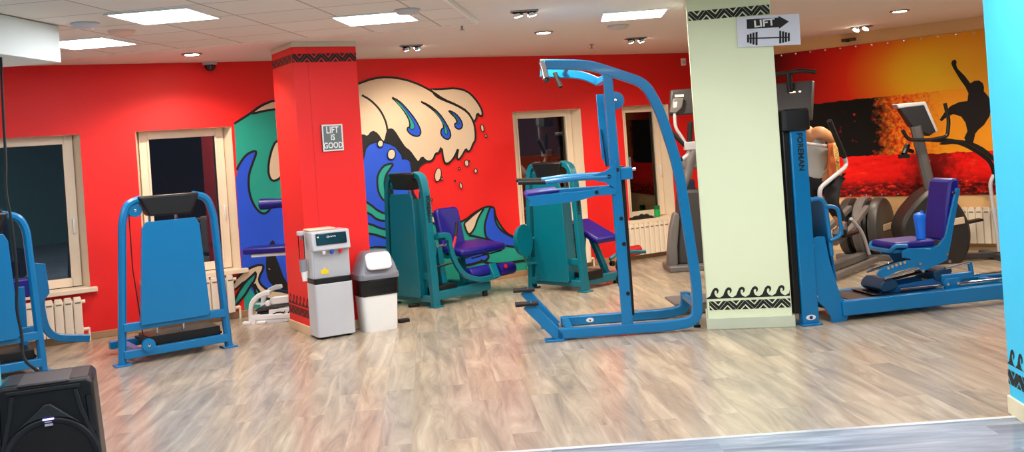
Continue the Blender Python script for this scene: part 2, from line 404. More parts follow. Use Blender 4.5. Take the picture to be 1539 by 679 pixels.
# remaining walls, behind and beside the camera
def wallq(name, a, b, m, label):
    bm = B(); quad(bm, [(a[0], a[1], 0), (b[0], b[1], 0), (b[0], b[1], CZ), (a[0], a[1], CZ)]); struct(name, bm, m, label)
wallq('wall_left', cornerL, (cornerL[0], REAR), mat('left_white', (226, 226, 220), .7), 'white side wall')
wallq('wall_right', cornerR, (cornerR[0], REAR), mat('right_dark_red', (96, 14, 14), .7), 'dark red side wall')
wallq('wall_rear', (cornerL[0], REAR), (cornerR[0], REAR), mat('rear_aqua', (120, 190, 186), .7), 'aqua wall behind the camera')

# columns
def chevrons(bm, x0, x1, z0, z1, y, mi=0, n=9):
    """a frieze of nested triangles"""
    wdt = (x1 - x0) / n * 2; h = z1 - z0
    for k in range(n + 1):
        cx = x0 + k * wdt / 2; up = k % 2 == 0
        def tri(hw, hh):
            return [(cx - hw, z0), (cx + hw, z0), (cx, z0 + hh)] if up else [(cx - hw, z1), (cx + hw, z1), (cx, z1 - hh)]
        base, tip = (z0, z1) if up else (z1, z0); sg = 1 if up else -1
        hw = wdt * .475; t = wdt * .19
        for p in ([(cx - hw, base), (cx - hw + t, base), (cx + t * .12, base + sg * h * .55), (cx - .0, tip)], [(cx + hw, base), (cx, tip), (cx + t * .12, base + sg * h * .55), (cx + hw - t, base)],
                  [(cx - hw * .38, base), (cx + hw * .38, base), (cx, base + sg * h * .38)]):
            q = [(min(max(a, x0), x1), b) for a, b in p]
            ar = sum(q[i][0] * q[(i + 1) % len(q)][1] - q[(i + 1) % len(q)][0] * q[i][1] for i in range(len(q)))
            if abs(ar) > 1e-4: flat(bm, q, y, mi)
CURL = [(0, 0), (.30, .22), (.42, .55), (.55, .85), (.72, 1.0), (.88, .98), (.99, .82), (.99, .6), (.90, .45), (.80, .42), (.86, .55), (.84, .70), (.74, .74), (.66, .62), (.66, .38), (.76, .16), (1.0, 0)]
def curls(bm, x0, x1, z0, h, y, n, mi=0):
    s = (x1 - x0) / n
    for k in range(math.ceil(n)):
        q = [(x0 + s * (k + a * .98), z0 + b * h) for a, b in CURL]
        if q[-1][0] > x1 + .01: q = [(min(a, x1), b) for a, b in q[:4]] + [(x1, z0)]
        flat(bm, q, y, mi)
# pale green column
PCO = (1.517, 8.28); PA = -10.0
pc = thing('pale_green_column', 'pale green square column with black wave frieze near its base', 'column', (PCO[0], PCO[1], 0), PA); pc['kind'] = 'structure'
bm = B(); bx(bm, 0, .68, 0, .45, .0, CZ); obj('shaft', bm, PALE, pc, bevel=.006)
bm = B(); bx(bm, -.012, .70, -.018, .465, 0, .093); obj('baseboard', bm, PALEB, pc, bevel=.004)
bm = B(); chevrons(bm, .02, .672, .158, .232, -.002); curls(bm, .0, .672, .258, .085, -.002, 6.35); bx(bm, .0, .672, -.0022, -.0018, .252, .260); obj('base_frieze', bm, INK, pc)
bm = B(); chevrons(bm, .012, .668, 2.562, 2.640, -.002); obj('top_frieze', bm, INK, pc)
# red column
RCO = (-1.985, 9.27)
rc = thing('red_column', 'red square column with the framed grey sign', 'column', (RCO[0], RCO[1], 0), WA); rc['kind'] = 'structure'
bm = B(); bx(bm, 0, .635, 0, .64, .0, 2.69); obj('shaft', bm, RED, rc, bevel=.006)
bm = B(); bx(bm, -.004, .639, -.004, .644, 2.69, CZ); obj('cap', bm, mat('cap_white', (214, 206, 186), .6), rc, bevel=.003)
bm = B(); bx(bm, -.012, .647, -.012, .652, 0, .085); obj('baseboard', bm, BEIGE, rc, bevel=.004)
bm = B(); bx(bm, .145, .149, -.0012, .002, .085, 2.69); obj('seam', bm, mat('seam_red', (196, 14, 18), .6), rc)
bm = B(); chevrons(bm, .0, .63, 2.545, 2.625, -.002, n=9); obj('top_frieze', bm, INK, rc)
bm = B(); chevrons(bm, .0, .62, .155, .235, 0, n=9); curls(bm, 0, .62, .262, .085, 0, 6); bx(bm, 0, .62, -.0002, .0002, .252, .262)
bm.transform(Matrix.Rotation(math.radians(-90), 4, 'Z') @ Tr(-.635, -.002, 0)); obj('base_frieze', bm, DRED, rc)
bm = B(); chevrons(bm, .0, .62, 2.545, 2.625, 0, n=9); bm.transform(Matrix.Rotation(math.radians(-90), 4, 'Z') @ Tr(-.635, -.002, 0)); obj('side_frieze', bm, DRED, rc)
# cyan columns at both edges of the frame
cc = thing('cyan_column', 'cyan blue column at the right edge of the photo', 'column', (2.60, 5.42, 0), -5.0); cc['kind'] = 'structure'
bm = B(); bx(bm, 0, .55, -.62, 0, .0, CZ); obj('shaft', bm, CYAN, cc, bevel=.006)
bm = B(); bx(bm, -.012, .562, -.632, .012, 0, .10); obj('baseboard', bm, mat('cream_base', (236, 226, 190), .5), cc, bevel=.004)
def leftface(bm): bm.transform(Matrix.Rotation(math.radians(-90), 4, 'Z')); return bm   # (x along +y of face) -> left side
bm = B(); chevrons(bm, .0, .62, .165, .245, -.002); curls(bm, 0, .62, .275, .09, -.002, 6); bm.transform(Matrix.Rotation(math.radians(-90), 4, 'Z')); obj('base_frieze', bm, INK, cc)
bm = B(); chevrons(bm, .0, .62, 2.335, 2.415, -.002, n=13); bm.transform(Matrix.Rotation(math.radians(-90), 4, 'Z')); obj('top_frieze', bm, mat('teal_ink', (14, 84, 104), .6), cc)
lc = thing('cyan_column', 'pale cyan column sliver at the left edge of the photo', 'column', (-3.03, 5.75, 0), -5.0); lc['kind'] = 'structure'
bm = B(); bx(bm, -.6, 0, -.5, 0, 0, CZ); obj('shaft', bm, CYAN, lc, bevel=.006)
bm = B(); bx(bm, -.61, .012, -.51, .012, 0, .1); obj('baseboard', bm, MATS['cream_base'], lc, bevel=.004)
# boxed beam at the top left
bm = B(); bx(bm, -.8, 0, -2.6, 0, 0, CZ - 2.45 - .03)
struct('beam', bm, mat('beam_white', (226, 238, 236), .6, var=.02), 'white boxed ceiling beam at the top left', loc=(-3.16, 7.1, 2.45), rotz=math.radians(-4.8), bevel=.004)

# night street outside the windows
bm = B(); bx(bm, 8.0, 19, 11, 12, -6, 1.3)
tag(obj('street_building', bm, mat('night_facade', (96, 44, 28), .8, emit=(150, 50, 22), estr=.25, var=.5, scale=.6), loc=(W0[0], W0[1], 0), rotz=math.radians(WA)), 'dim reddish building in the night outside the windows', 'building', kind='structure')  # facade carries its own reddish emission in place of street light
for k, (s_, z_) in enumerate(((9.4, 1.72), (9.95, 1.75), (12.6, 1.5))):
    bm = B(); bmesh.ops.create_icosphere(bm, subdivisions=2, radius=.07)
    t = thing('street_lamp', ['orange street light glowing left in the window by the wave mural', 'small street light glowing right in the window by the wave mural', 'orange street light glowing in the window above the green bottle'][k], 'lamp', (W0[0] + wd_[0] * s_ - wn_[0] * 9, W0[1] + wd_[1] * s_ - wn_[1] * 9, 0), WA)
    bm.transform(Tr(0, 0, z_)); obj('lamp_head', bm, E_STREET, t)
    bm = B(); cyl(bm, (0, .1, -5), (0, .1, z_ + .1), .04); obj('pole', bm, BLACK, t)

# ------------------------------------------------------------------ ceiling fittings
def panel(x, y, rot, label, size=.59):
    zc = CZ - .026 if x < -.2 else CZ
    t = thing('ceiling_light', label, 'light', (x, y, zc), rot, 'square ceiling light panels')
    h = size / 2
    bm = B(); bx(bm, -h, h, -h, -h + .018, -.012, -.001); bx(bm, -h, h, h - .018, h, -.012, -.001); bx(bm, -h, -h + .018, -h + .018, h - .018, -.012, -.001); bx(bm, h - .018, h, -h + .018, h - .018, -.012, -.001)
    obj('frame', bm, WHITE, t)
    bm = B(); bx(bm, -h + .018, h - .018, -h + .018, h - .018, -.010, -.002); obj('diffuser', bm, E_PANEL, t)
panel(-2.36, 6.975, -5.5, 'lit square ceiling panel, the larger one at upper left')
panel(-3.40, 8.14, -6.5, 'lit square ceiling panel partly hidden by the white beam')
panel(-1.00, 7.87, -5.5, 'lit square ceiling panel above the red column')
panel(1.17, 9.02, -3.0, 'lit square ceiling panel left of the pale green column')
for (x, y) in ((-1.1, 5.4), (1.2, 6.2), (-2.3, 3.4), (.6, 3.6), (3.6, 6.3), (3.2, 3.0), (-.8, .9), (2.0, .5), (-5.2, 6.0), (-4.6, 3.0), (5.6, 8.4), (2.2, 4.7), (.1, 5.1), (4.6, 4.6)):  # unseen panels; the last few added to brighten surfaces facing the camera
    panel(x, y, -5.0, 'lit square ceiling panel in front of the photographed area')
def bulb(par, loc, aim, watts, ang):
    l = bpy.data.lights.new('bulb', 'SPOT'); l.energy = watts; l.spot_size = math.radians(ang); l.spot_blend = .6; l.color = (1.0, .86, .68); l.shadow_soft_size = .05
    o = bpy.data.objects.new('bulb', l); COL.objects.link(o); o.parent = par; o.location = loc
    o.rotation_euler = Vector(aim).to_track_quat('-Z', 'Y').to_euler()
def downlight(x, y, label):
    t = thing('downlight', label, 'light', (x, y, CZ), 0, 'round recessed downlights')
    bm = B(); lathe(bm, [(.066, 0), (.098, -.001), (.098, -.008), (.088, -.012), (.070, -.012), (.068, -.004)], (0, 0, 0)); obj('trim_ring', bm, STEEL, t)
    bm = B(); lathe(bm, [(.0, -.006), (.066, -.006), (.066, -.012), (0, -.016)], (0, 0, 0)); obj('lamp', bm, E_DOWN, t); bulb(t, (0, 0, -.03), (0, 0, -1), DOWN_W, 150)
downlight(-3.047, 9.70, 'round lit downlight near the dome camera on the left')
downlight(.389, 9.95, 'round lit downlight above the chin-up frame')
downlight(4.079, 10.29, 'round lit downlight above the sunset banner')
downlight(4.35, 9.05, 'round lit downlight beside the cyan column top')
def twin(x, y, rot, label, aim, watts=None):
    t = thing('twin_spotlight', label, 'light', (x, y, CZ), rot, 'twin gimbal spotlights')
    bm = B(); bx(bm, -.115, .115, -.06, .06, -.012, -.001); obj('housing', bm, STEEL, t, bevel=.004)
    bm = B(); bx(bm, -.10, .10, -.046, .046, -.015, -.011); obj('recess', bm, BLACK, t)
    for k, sx in enumerate((-.058, .058)):
        bm = B(); lathe(bm, [(.036, 0), (.044, .02), (.046, .028), (.0, .030)], (sx, 0, -.012), aim); h = obj('lamp_head', bm, CHROME, t)
        bm = B(); lathe(bm, [(0, .0), (.036, .0), (.034, .006), (0, .010)], Vector((sx, 0, -.012)) + Vector(aim).normalized() * .029, aim); obj('lamp', bm, E_SPOT, h); bulb(t, Vector((sx, 0, -.012)) + Vector(aim).normalized() * .06, aim, watts or SPOT_W, 120)
twin(-.973, 10.33, 20, 'twin spotlight right of the red column top', (.3, .5, -1))
twin(.176, 8.25, 0, 'twin spotlight nearest the camera, between two ceiling panels', (.2, .3, -1))
twin(1.464, 11.22, 10, 'twin spotlight above the window by the chin-up frame', (.3, .4, -1))
twin(4.2, 11.75, -41, 'twin spotlight close above the sunset banner', (-.4, -.5, -1), 26.0)
def detector(x, y, label, r=.065, zc=CZ, m=LGREY):
    bm = B(); lathe(bm, [(r * 1.1, 0), (r * 1.1, -.012), (r * .8, -.035), (r * .3, -.04), (0, -.04)], (x, y, zc)); tag(obj('ceiling_disc', bm, m), label, 'detector', 'ceiling discs')
detector(-2.96, 7.07, 'grey round speaker disc on the tiles left of the big light panel', .09, CZ - .026)
detector(-2.90, 7.58, 'pinkish round disc on the tiles between two light panels', .09, CZ - .026, mat('pink_disc', (232, 190, 172), .6))
detector(-.72, 7.52, 'round disc on the ceiling right of the middle light panel', .09, CZ - .026)
detector(1.12, 9.83, 'flat grey disc behind the right light panel', .10)
for (x, y, l) in ((-.376, 8.9, 'small sprinkler nozzle beyond the middle light panel'), (1.0, 11.6, 'small sprinkler nozzle beyond the right light panel')):
    t = thing('sprinkler', l, 'sprinkler', (x, y, CZ), 0, 'fire sprinklers')
    bm = B(); lathe(bm, [(.03, 0), (.028, -.006), (.01, -.01), (.01, -.04), (0, -.04)], (0, 0, 0)); obj('fitting', bm, STEEL, t)
    bm = B(); lathe(bm, [(.0, -.045), (.022, -.045), (.022, -.049), (0, -.05)], (0, 0, 0)); obj('deflector', bm, STEEL, t)
t = thing('dome_camera', 'black dome security camera on the ceiling by the red wall', 'camera', (-3.14, 10.58, CZ))
bm = B(); lathe(bm, [(.075, 0), (.075, -.03), (.06, -.036), (0, -.036)], (0, 0, 0)); obj('base', bm, LGREY, t)
bm = B(); lathe(bm, [(.058, -.03), (.056, -.06), (.04, -.085), (.02, -.095), (0, -.097)], (0, 0, 0)); obj('dome', bm, GLOSSBLK, t)
p_ = (2.39, 13.62); t = thing('motion_sensor', 'small white motion sensor high on the red wall by the pale column', 'sensor', (p_[0], p_[1], 2.60), WA)
bm = B(); bx(bm, -.03, .03, -.05, 0.0, -.05, .05); obj('body', bm, WHITE, t, bevel=.01); bm = B(); lathe(bm, [(.025, 0), (.02, .01), (0, .014)], (0, -.05, -.01), (0, -1, -.3)); obj('lens', bm, LGREY, t)
t = thing('motion_sensor', 'dark fitting on the beige strip above the sunset banner', 'sensor', (M0[0] + md_[0] * 2.15 - .02, M0[1] + md_[1] * 2.15 - .03, 2.655), MA)
bm = B(); bx(bm, -.09, .09, -.05, 0.0, -.02, .02); obj('body', bm, mat('dark_brown_plastic', (80, 50, 30), .5), t, bevel=.008); bm = B(); bx(bm, -.02, .02, -.08, -.045, -.03, .01); obj('lens', bm, BLACK, t, bevel=.005)

# ------------------------------------------------------------------ wave mural painted on the red wall
WP = Plane(W0, WA, -.004)
def wz(sc, ox, oy, pts): return [WP(x, y) for x, y in zm(ox, oy, sc, pts)]
MUR = [MBLACK, MCREAM, MTEAL, MBLUE, MDBLUE]
bm = B(); LW = .025
_lay = [0]
def paint(pts, mi, outline=LW, it=1, closed=True):
    _lay[0] += 1; y = -.004 - .0006 * _lay[0]
    q = smooth(pts, it, True)
    flat(bm, q, y, mi)
    if outline: stroke(bm, q, outline, y - .0003, 0, True)
def ink(pts, wdt=LW, it=2):
    _lay[0] += 1; stroke(bm, smooth(pts, it, False), wdt, -.004 - .0006 * _lay[0] - .0003, 0)
# floor line of the wall for closing the sea
def fl_(s): return (s, .07)
z5 = lambda p: wz(3.088, 530, 100, p); z3 = lambda p: wz(2.829, 330, 100, p); z6 = lambda p: wz(3.231, 545, 230, p); zs = lambda p: wz(4.247, 640, 300, p); zl = lambda p: wz(3.233, 350, 290, p)
sR = WP(812, 380)[0]; sL = 1.545
# sea base left of and behind the column
left_top = z3([(62, 243), (95, 222), (130, 200), (175, 165), (228, 145)])
paint([fl_(sL), left_top[0], left_top[0], left_top[1], left_top[2], left_top[3], left_top[4], z5([(40, 75)])[0], z5([(40, 400)])[0], fl_(WP(560, 440)[0])], 2, 0, 0)
ink(left_top + z5([(40, 75)]), LW, 1)
paint(z3([(132, 199), (160, 178), (185, 162), (235, 142), (260, 150), (260, 175), (228, 183), (190, 188), (150, 198)]), 1)
paint([fl_(sL), (sL, z3([(72, 470)])[0][1])] + z3([(72, 470), (78, 425), (110, 375), (148, 357), (158, 364), (140, 410), (122, 465), (125, 540), (150, 600), (185, 630), (212, 612), (215, 600), (300, 600)]) + [fl_(WP(480, 455)[0])], 3, 0)
ink(z3([(74, 440), (78, 425), (110, 375), (148, 357), (158, 364), (140, 410), (122, 465), (125, 540), (150, 600), (185, 630), (212, 612), (215, 600)]), LW, 2)
paint(z3([(240, 310), (215, 370), (205, 440), (215, 480), (235, 487), (262, 470), (300, 400), (290, 310)]), 1)
# dark shape and cream swirl at the bottom left
paint(zl([(190, 225), (206, 240), (205, 300), (225, 350), (250, 420), (300, 480), (230, 470), (180, 440), (162, 395), (160, 330), (165, 270)]), 0, 0)
paint(zl([(0, 430), (55, 378), (110, 352), (142, 348), (150, 362), (125, 410), (130, 440), (165, 470), (260, 480), (300, 500), (300, 530), (190, 520), (130, 500), (100, 465), (95, 420), (60, 425), (0, 480)]), 1)
paint(zl([(0, 540), (20, 490), (60, 430), (100, 395), (112, 380), (108, 420), (85, 450), (55, 500), (0, 560)]), 2)
paint(zl([(100, 430), (118, 470), (160, 510), (200, 525), (160, 545), (112, 500)]), 2)
paint(zl([(168, 362), (180, 362), (187, 372), (180, 378), (168, 372)]), 1, .02)
# right hand sea, sweeping up to the second crest
sea_top = z6([(-20, 120)]) + z5([(58, 380), (75, 360), (100, 350), (130, 348), (170, 355), (200, 372), (228, 410), (230, 428), (250, 425), (270, 440), (275, 480)]) + z6([(242, 150), (240, 180), (252, 210), (280, 245), (320, 285), (375, 320), (440, 340), (490, 330), (540, 290), (590, 262), (622, 258), (638, 268), (645, 310), (670, 355), (700, 390), (740, 410), (790, 420)])
paint([fl_(WP(540, 450)[0])] + sea_top + [(sR, WP(812, 370)[1]), fl_(sR)], 2, 0, 0)
ink(sea_top, LW, 1)
# deep blue body on the left of the sea
paint(z6([(-20, 120)]) + z5([(58, 380), (75, 360), (100, 350), (130, 348), (170, 355), (200, 372), (228, 410), (230, 428), (250, 425), (270, 440), (275, 480)]) + z6([(236, 160), (240, 200), (275, 250), (290, 300), (280, 480), (150, 460), (60, 455), (-20, 470)]), 3, LW, 0)
paint(z5([(190, 450), (165, 452), (140, 462), (115, 500), (112, 545), (120, 590), (145, 625), (168, 625), (152, 590), (145, 545), (152, 505), (172, 475)]), 2)
paint(z5([(160, 490), (168, 520), (160, 560), (170, 600), (160, 610), (146, 560), (150, 510)]), 0, 0)
paint(z6([(-20, 215), (30, 245), (80, 285), (130, 300), (160, 310), (160, 345), (120, 330), (70, 325), (30, 290), (-20, 280)]), 2)
paint(z6([(-20, 335), (40, 345), (90, 368), (160, 375), (160, 430), (90, 405), (40, 390), (-20, 390)]), 2)
paint(z6([(235, 210), (262, 235), (300, 280), (350, 310), (392, 340), (392, 365), (350, 345), (300, 315), (262, 275)]), 1)
# second crest
paint(zs([(240, 150), (265, 130), (300, 97), (350, 60), (372, 52), (345, 90), (325, 130), (312, 175), (290, 210), (268, 222), (252, 190)]), 1)
paint(zs([(408, 46), (435, 50), (434, 80), (440, 140), (470, 190), (520, 225), (580, 250), (620, 270), (620, 310), (560, 300), (480, 290), (420, 265), (385, 245), (372, 200), (374, 150), (392, 90)]), 3)
ink(zs([(270, 225), (330, 238), (385, 252), (440, 285), (560, 300)]))
paint(zs([(300, 350), (340, 340), (390, 345), (400, 365), (380, 390), (340, 395), (300, 410), (240, 420), (200, 410), (220, 380)]), 3, .03)
ink(zs([(345, 385), (400, 408), (480, 410), (600, 390), (700, 380)]), .03)
# foam
foam2 = z5([(350, 105), (390, 106), (420, 104), (480, 100), (530, 115), (562, 145), (590, 185), (602, 220), (592, 234), (575, 213), (570, 248), (555, 258), (530, 230), (430, 200)])
paint(foam2, 1)
paint(z5([(40, 290), (80, 280), (165, 270), (180, 290), (215, 340), (240, 372), (262, 390), (290, 430), (305, 445), (322, 418), (350, 440), (312, 460), (303, 492), (290, 500), (268, 478), (262, 432), (228, 428), (226, 410), (200, 374), (150, 352), (118, 346), (95, 350), (62, 362), (55, 400), (40, 400)]), 0, 0)
foam = z5([(-20, 95), (30, 78), (90, 56), (160, 48), (240, 60), (310, 85), (365, 115), (420, 153), (480, 178), (530, 208), (556, 250), (566, 290), (568, 340), (556, 358), (545, 388), (530, 396), (524, 378), (505, 415), (488, 434), (480, 420), (490, 372), (470, 420), (448, 446), (428, 452), (418, 430), (410, 368), (398, 402), (382, 402), (372, 432), (352, 442), (335, 436), (320, 418), (303, 447), (288, 430), (262, 392), (240, 378), (215, 340), (188, 296), (172, 290), (158, 300), (150, 345), (135, 350), (112, 312), (88, 300), (68, 328), (45, 318), (-20, 320)])
paint(foam, 1)
ink(z5([(40, 133), (80, 155), (125, 200), (152, 255), (160, 300)]))
ink(z5([(365, 113), (385, 140), (420, 156), (480, 180), (530, 210), (556, 250)]))
for dr, te in (([(170, 138), (215, 160), (255, 203), (288, 245), (312, 290), (314, 312), (300, 326), (270, 318), (252, 300), (250, 284), (262, 282), (262, 255), (245, 220), (210, 172)], [(180, 146), (220, 172), (255, 220), (285, 268), (284, 290), (262, 292), (266, 262), (245, 215)]),
               ([(303, 158), (350, 178), (398, 215), (432, 265), (454, 312), (446, 338), (425, 336), (405, 315), (408, 290), (420, 285), (414, 255), (388, 218), (348, 184)], [(360, 190), (400, 226), (430, 280), (440, 312), (424, 318), (420, 262)]),
               ([(438, 201), (475, 218), (500, 248), (508, 275), (495, 292), (474, 286), (468, 265), (482, 262), (474, 238), (452, 218)], [(446, 208), (476, 230), (494, 262), (482, 274), (486, 250)])):
    paint(z5(dr), 3, .018); paint(z5(te), 2, .008)
for cx, cy, a, b in ((598, 286, 6, 15), (615, 322, 4, 7), (525, 448, 8, 13), (567, 484, 6, 9), (498, 552, 5, 12), (392, 502, 12, 27), (410, 520, 3, 6), (490, 473, 3, 4), (470, 530, 2, 3), (362, 618, 3, 4), (125, 358, 10, 13), (176, 407, 14, 20), (537, 440, 2, 3)):
    c_ = z5([(cx, cy)])[0]; k_ = .0095 / 3.088
    paint(ell(c_[0], c_[1], a * k_ * 1.15, b * k_, 12, -.25 if a > 8 else 0.1), 1, .012, 0)
tag(obj('wave_mural', bm, MUR, loc=(W0[0], W0[1], 0), rotz=math.radians(WA)), 'cartoon blue ocean wave with cream foam painted on the red wall', 'mural')

# ------------------------------------------------------------------ sunset surfing banner
def banner_mat():
    m = bpy.data.materials.new('sunset_print'); m.use_nodes = True; nt = m.node_tree; b = nt.nodes['Principled BSDF']; L = nt.links.new; N = nt.nodes.new
    tc = N('ShaderNodeTexCoord'); sx = N('ShaderNodeSeparateXYZ'); L(tc.outputs['Object'], sx.inputs[0])
    def math_(op, a, bb=None, c=None):
        n = N('ShaderNodeMath'); n.operation = op
        for i, v in enumerate((a, bb, c)):
            if v is None: continue
            if isinstance(v, (int, float)): n.inputs[i].default_value = v
            else: L(v, n.inputs[i])
        return n.outputs[0]
    def ramp(fac, els):
        r = N('ShaderNodeValToRGB'); cr = r.color_ramp
        cr.elements[0].position, cr.elements[0].color = els[0][0], lin(els[0][1]); cr.elements[1].position, cr.elements[1].color = els[-1][0], lin(els[-1][1])
        for p, c in els[1:-1]: e = cr.elements.new(p); e.color = lin(c)
        L(fac, r.inputs[0]); return r.outputs[0]
    def mix(fac, a, bb):
        n = N('ShaderNodeMix'); n.data_type = 'RGBA'; L(fac, n.inputs[0])
        for i, v in ((6, a), (7, bb)):
            if isinstance(v, tuple): n.inputs[i].default_value = v
            else: L(v, n.inputs[i])
        return n.outputs[2]
    X, Z = sx.outputs['X'], sx.outputs['Z']
    def noise(scale, detail=5, zs=1.0, rough=.6):
        mp = N('ShaderNodeMapping'); mp.inputs['Scale'].default_value = (1, 1, zs); L(tc.outputs['Object'], mp.inputs[0])
        n = N('ShaderNodeTexNoise'); n.inputs['Scale'].default_value = scale; n.inputs['Detail'].default_value = detail; n.inputs['Roughness'].default_value = rough
        L(mp.outputs[0], n.inputs['Vector']); return n.outputs['Fac']
    # sky: warm glow round the sun at (2.95, 2.1)
    dx = math_('SUBTRACT', X, 3.15); dz = math_('MULTIPLY', math_('SUBTRACT', Z, 2.15), 1.5)
    d = math_('SQRT', math_('ADD', math_('MULTIPLY', dx, dx), math_('MULTIPLY', dz, dz)))
    sky = ramp(math_('DIVIDE', d, 2.2), [(0, (255, 222, 40)), (.18, (252, 190, 26)), (.34, (240, 118, 14)), (.5, (232, 44, 8)), (.72, (186, 6, 6)), (1.0, (44, 2, 4))])
    # right-hand sky stays golden
    gold = ramp(math_('DIVIDE', math_('SUBTRACT', X, 2.6), 1.0), [(0, (0, 0, 0)), (1, (255, 255, 255))])
    sky = mix(math_('MULTIPLY', gold, .75), sky, lin((240, 168, 40)))
    # dark wave wall in the middle band
    n1 = noise(9, 6, 1.0, .7); n2 = noise(22, 6, 1.0, .75)
    spk = ramp(n1, [(.0, (5, 3, 2)), (.62, (10, 5, 3)), (.68, (150, 16, 8)), (.78, (255, 120, 30))])
    spray = ramp(n2, [(.3, (130, 10, 6)), (.44, (232, 60, 12)), (.57, (252, 140, 24)), (.72, (255, 214, 70))])
    toR = ramp(math_('ADD', math_('DIVIDE', math_('SUBTRACT', X, 2.28), .5), math_('MULTIPLY', math_('SUBTRACT', n1, .5), 1.6)), [(.25, (0, 0, 0)), (.75, (255, 255, 255))])
    band = mix(toR, spk, spray)
    glowR = ramp(math_('ADD', math_('DIVIDE', math_('SUBTRACT', X, 2.75), .5), math_('MULTIPLY', math_('SUBTRACT', n2, .5), .8)), [(.1, (0, 0, 0)), (.9, (255, 255, 255))])
    band = mix(glowR, band, lin((250, 160, 30)))
    # red water below
    n3 = noise(5, 6, 2.6, .6); n4 = noise(11, 6, 2.2, .7)
    water = ramp(n3, [(.22, (150, 4, 2)), (.40, (238, 12, 6)), (.6, (252, 26, 12)), (.82, (255, 110, 60))])
    low = ramp(n4, [(.35, (26, 4, 4)), (.5, (110, 6, 4)), (.62, (235, 40, 20)), (.8, (255, 150, 80))])
    lowf = ramp(math_('ADD', math_('DIVIDE', math_('SUBTRACT', .98, Z), .22), math_('MULTIPLY', math_('SUBTRACT', n3, .5), 1.2)), [(.2, (0, 0, 0)), (.8, (255, 255, 255))])
    water = mix(lowf, water, low)
    shdw = ramp(math_('ADD', math_('ABSOLUTE', math_('DIVIDE', math_('SUBTRACT', X, 3.05), .55)), math_('MULTIPLY', math_('SUBTRACT', n1, .5), 1.6)), [(.2, (255, 255, 255)), (.75, (0, 0, 0))])
    water = mix(math_('MULTIPLY', shdw, .8), water, lin((50, 4, 4)))
    # boundaries
    zt = math_('ADD', math_('ADD', 1.86, math_('MULTIPLY', X, .02)), math_('MULTIPLY', math_('SUBTRACT', n1, .5), .05))
    top = math_('GREATER_THAN', Z, zt)
    zb = math_('ADD', 1.19, math_('MULTIPLY', math_('SUBTRACT', n3, .5), .10)); bot = math_('LESS_THAN', Z, zb)
    col = mix(top, band, sky); col = mix(bot, col, water)
    L(col, b.inputs['Base Color']); b.inputs['Roughness'].default_value = .6; b.inputs['Specular IOR Level'].default_value = .2
    return m
t = thing('sunset_banner', 'wide printed banner of a surfer in a red and gold sunset', 'banner', (M0[0], M0[1], 0), MA)
bm = B(); bx(bm, .15, 4.6, -.014, -.010, .68, 2.585); obj('canvas', bm, banner_mat(), t)
MP = Plane(M0, MA, -.016)
zsf = lambda p: [MP(x, y) for x, y in zm(1300, 70, 2.715, p)]
surf = zsf([(355, 58), (368, 52), (374, 62), (372, 75), (378, 90), (408, 120), (430, 150), (445, 140), (465, 138), (480, 148), (486, 165), (485, 182), (505, 205), (518, 240), (508, 285), (485, 320), (462, 340), (450, 355), (445, 378), (440, 395), (410, 385), (405, 372), (418, 345), (410, 310), (392, 285), (360, 275), (330, 290), (312, 305), (305, 298), (325, 268), (350, 242), (385, 226), (418, 222), (422, 190), (410, 165), (385, 130), (360, 88), (352, 70)])
bm = B(); prism(bm, surf, -.0165, -.0145); obj('surfer_silhouette', bm, mat('surfer_print', (12, 4, 3), .8), t)
bm = B(); prism(bm, smooth(zsf([(300, 395), (360, 378), (410, 382), (470, 402), (520, 440), (540, 470), (525, 470), (490, 440), (430, 412), (370, 395), (310, 402)]), 1), -.0165, -.0145); obj('surfboard_silhouette', bm, MATS['surfer_print'], t)
for k in range(22):
    for z_ in (.70, 2.565):
        bm = B(); lathe(bm, [(.012, 0), (.012, .003), (.006, .004), (0, .004)], (.22 + k * .2, -.014, z_), (0, -1, 0), 10); obj('grommet', bm, CHROME, t)

# ------------------------------------------------------------------ radiators
def radiator(plane, s0, s1, z0, z1, label, off=.03, dep=.08):
    p, deg = plane; t = thing('radiator', label, 'radiator', (p[0], p[1], 0), deg, 'white sectional radiators')
    n = max(3, round((s1 - s0) / .082)); st = (s1 - s0) / n
    for k in range(n):
        a = s0 + k * st
        bm = B(); prismz(bm, rrect(a + .003, a + st - .003, -off - dep, -off, .014, 3), z0, z1 - .03)
        prismz(bm, rrect(a + .007, a + st - .007, -off - dep + .006, -off - .006, .012, 3), z1 - .03, z1 - .012)
        bx(bm, a + .012, a + st - .012, -off - dep + .012, -off - .012, z1 - .012, z1)
        sc_ = obj('section', bm, RADI, t, bevel=.003)
        bm = B(); bx(bm, a + .2 * st, a + .8 * st, -off - dep - .002, -off - dep + .004, z1 - .062, z1 - .048); obj('grille_slot', bm, mat('slot_shadow', (120, 106, 90), .7), sc_)
    bm = B(); cyl(bm, (s0 - .04, -off - dep / 2, z1 - .05), (s1 + .03, -off - dep / 2, z1 - .05), .018); cyl(bm, (s0 - .04, -off - dep / 2, z0 + .04), (s1 + .05, -off - dep / 2, z0 + .04), .018)
    cyl(bm, (s1 + .05, -off - dep / 2, .0), (s1 + .05, -off - dep / 2, z0 + .05), .012); obj('pipe', bm, RADI, t)
radiator((W0, WA), -1.0, -.06, .08, .445, 'white radiator under the window at the left edge')
radiator((W0, WA), .62, 1.43, .08, .475, 'white radiator behind the blue weight tower')
radiator((W0, WA), 6.55, 7.45, .06, .475, 'white radiator below the green bottle')
radiator((W0, WA), 5.1, 6.0, .06, .475, 'white radiator behind the teal leg curl machine')
radiator((M0, MA), 2.95, 4.5, .12, .54, 'long white radiator under the sunset banner')

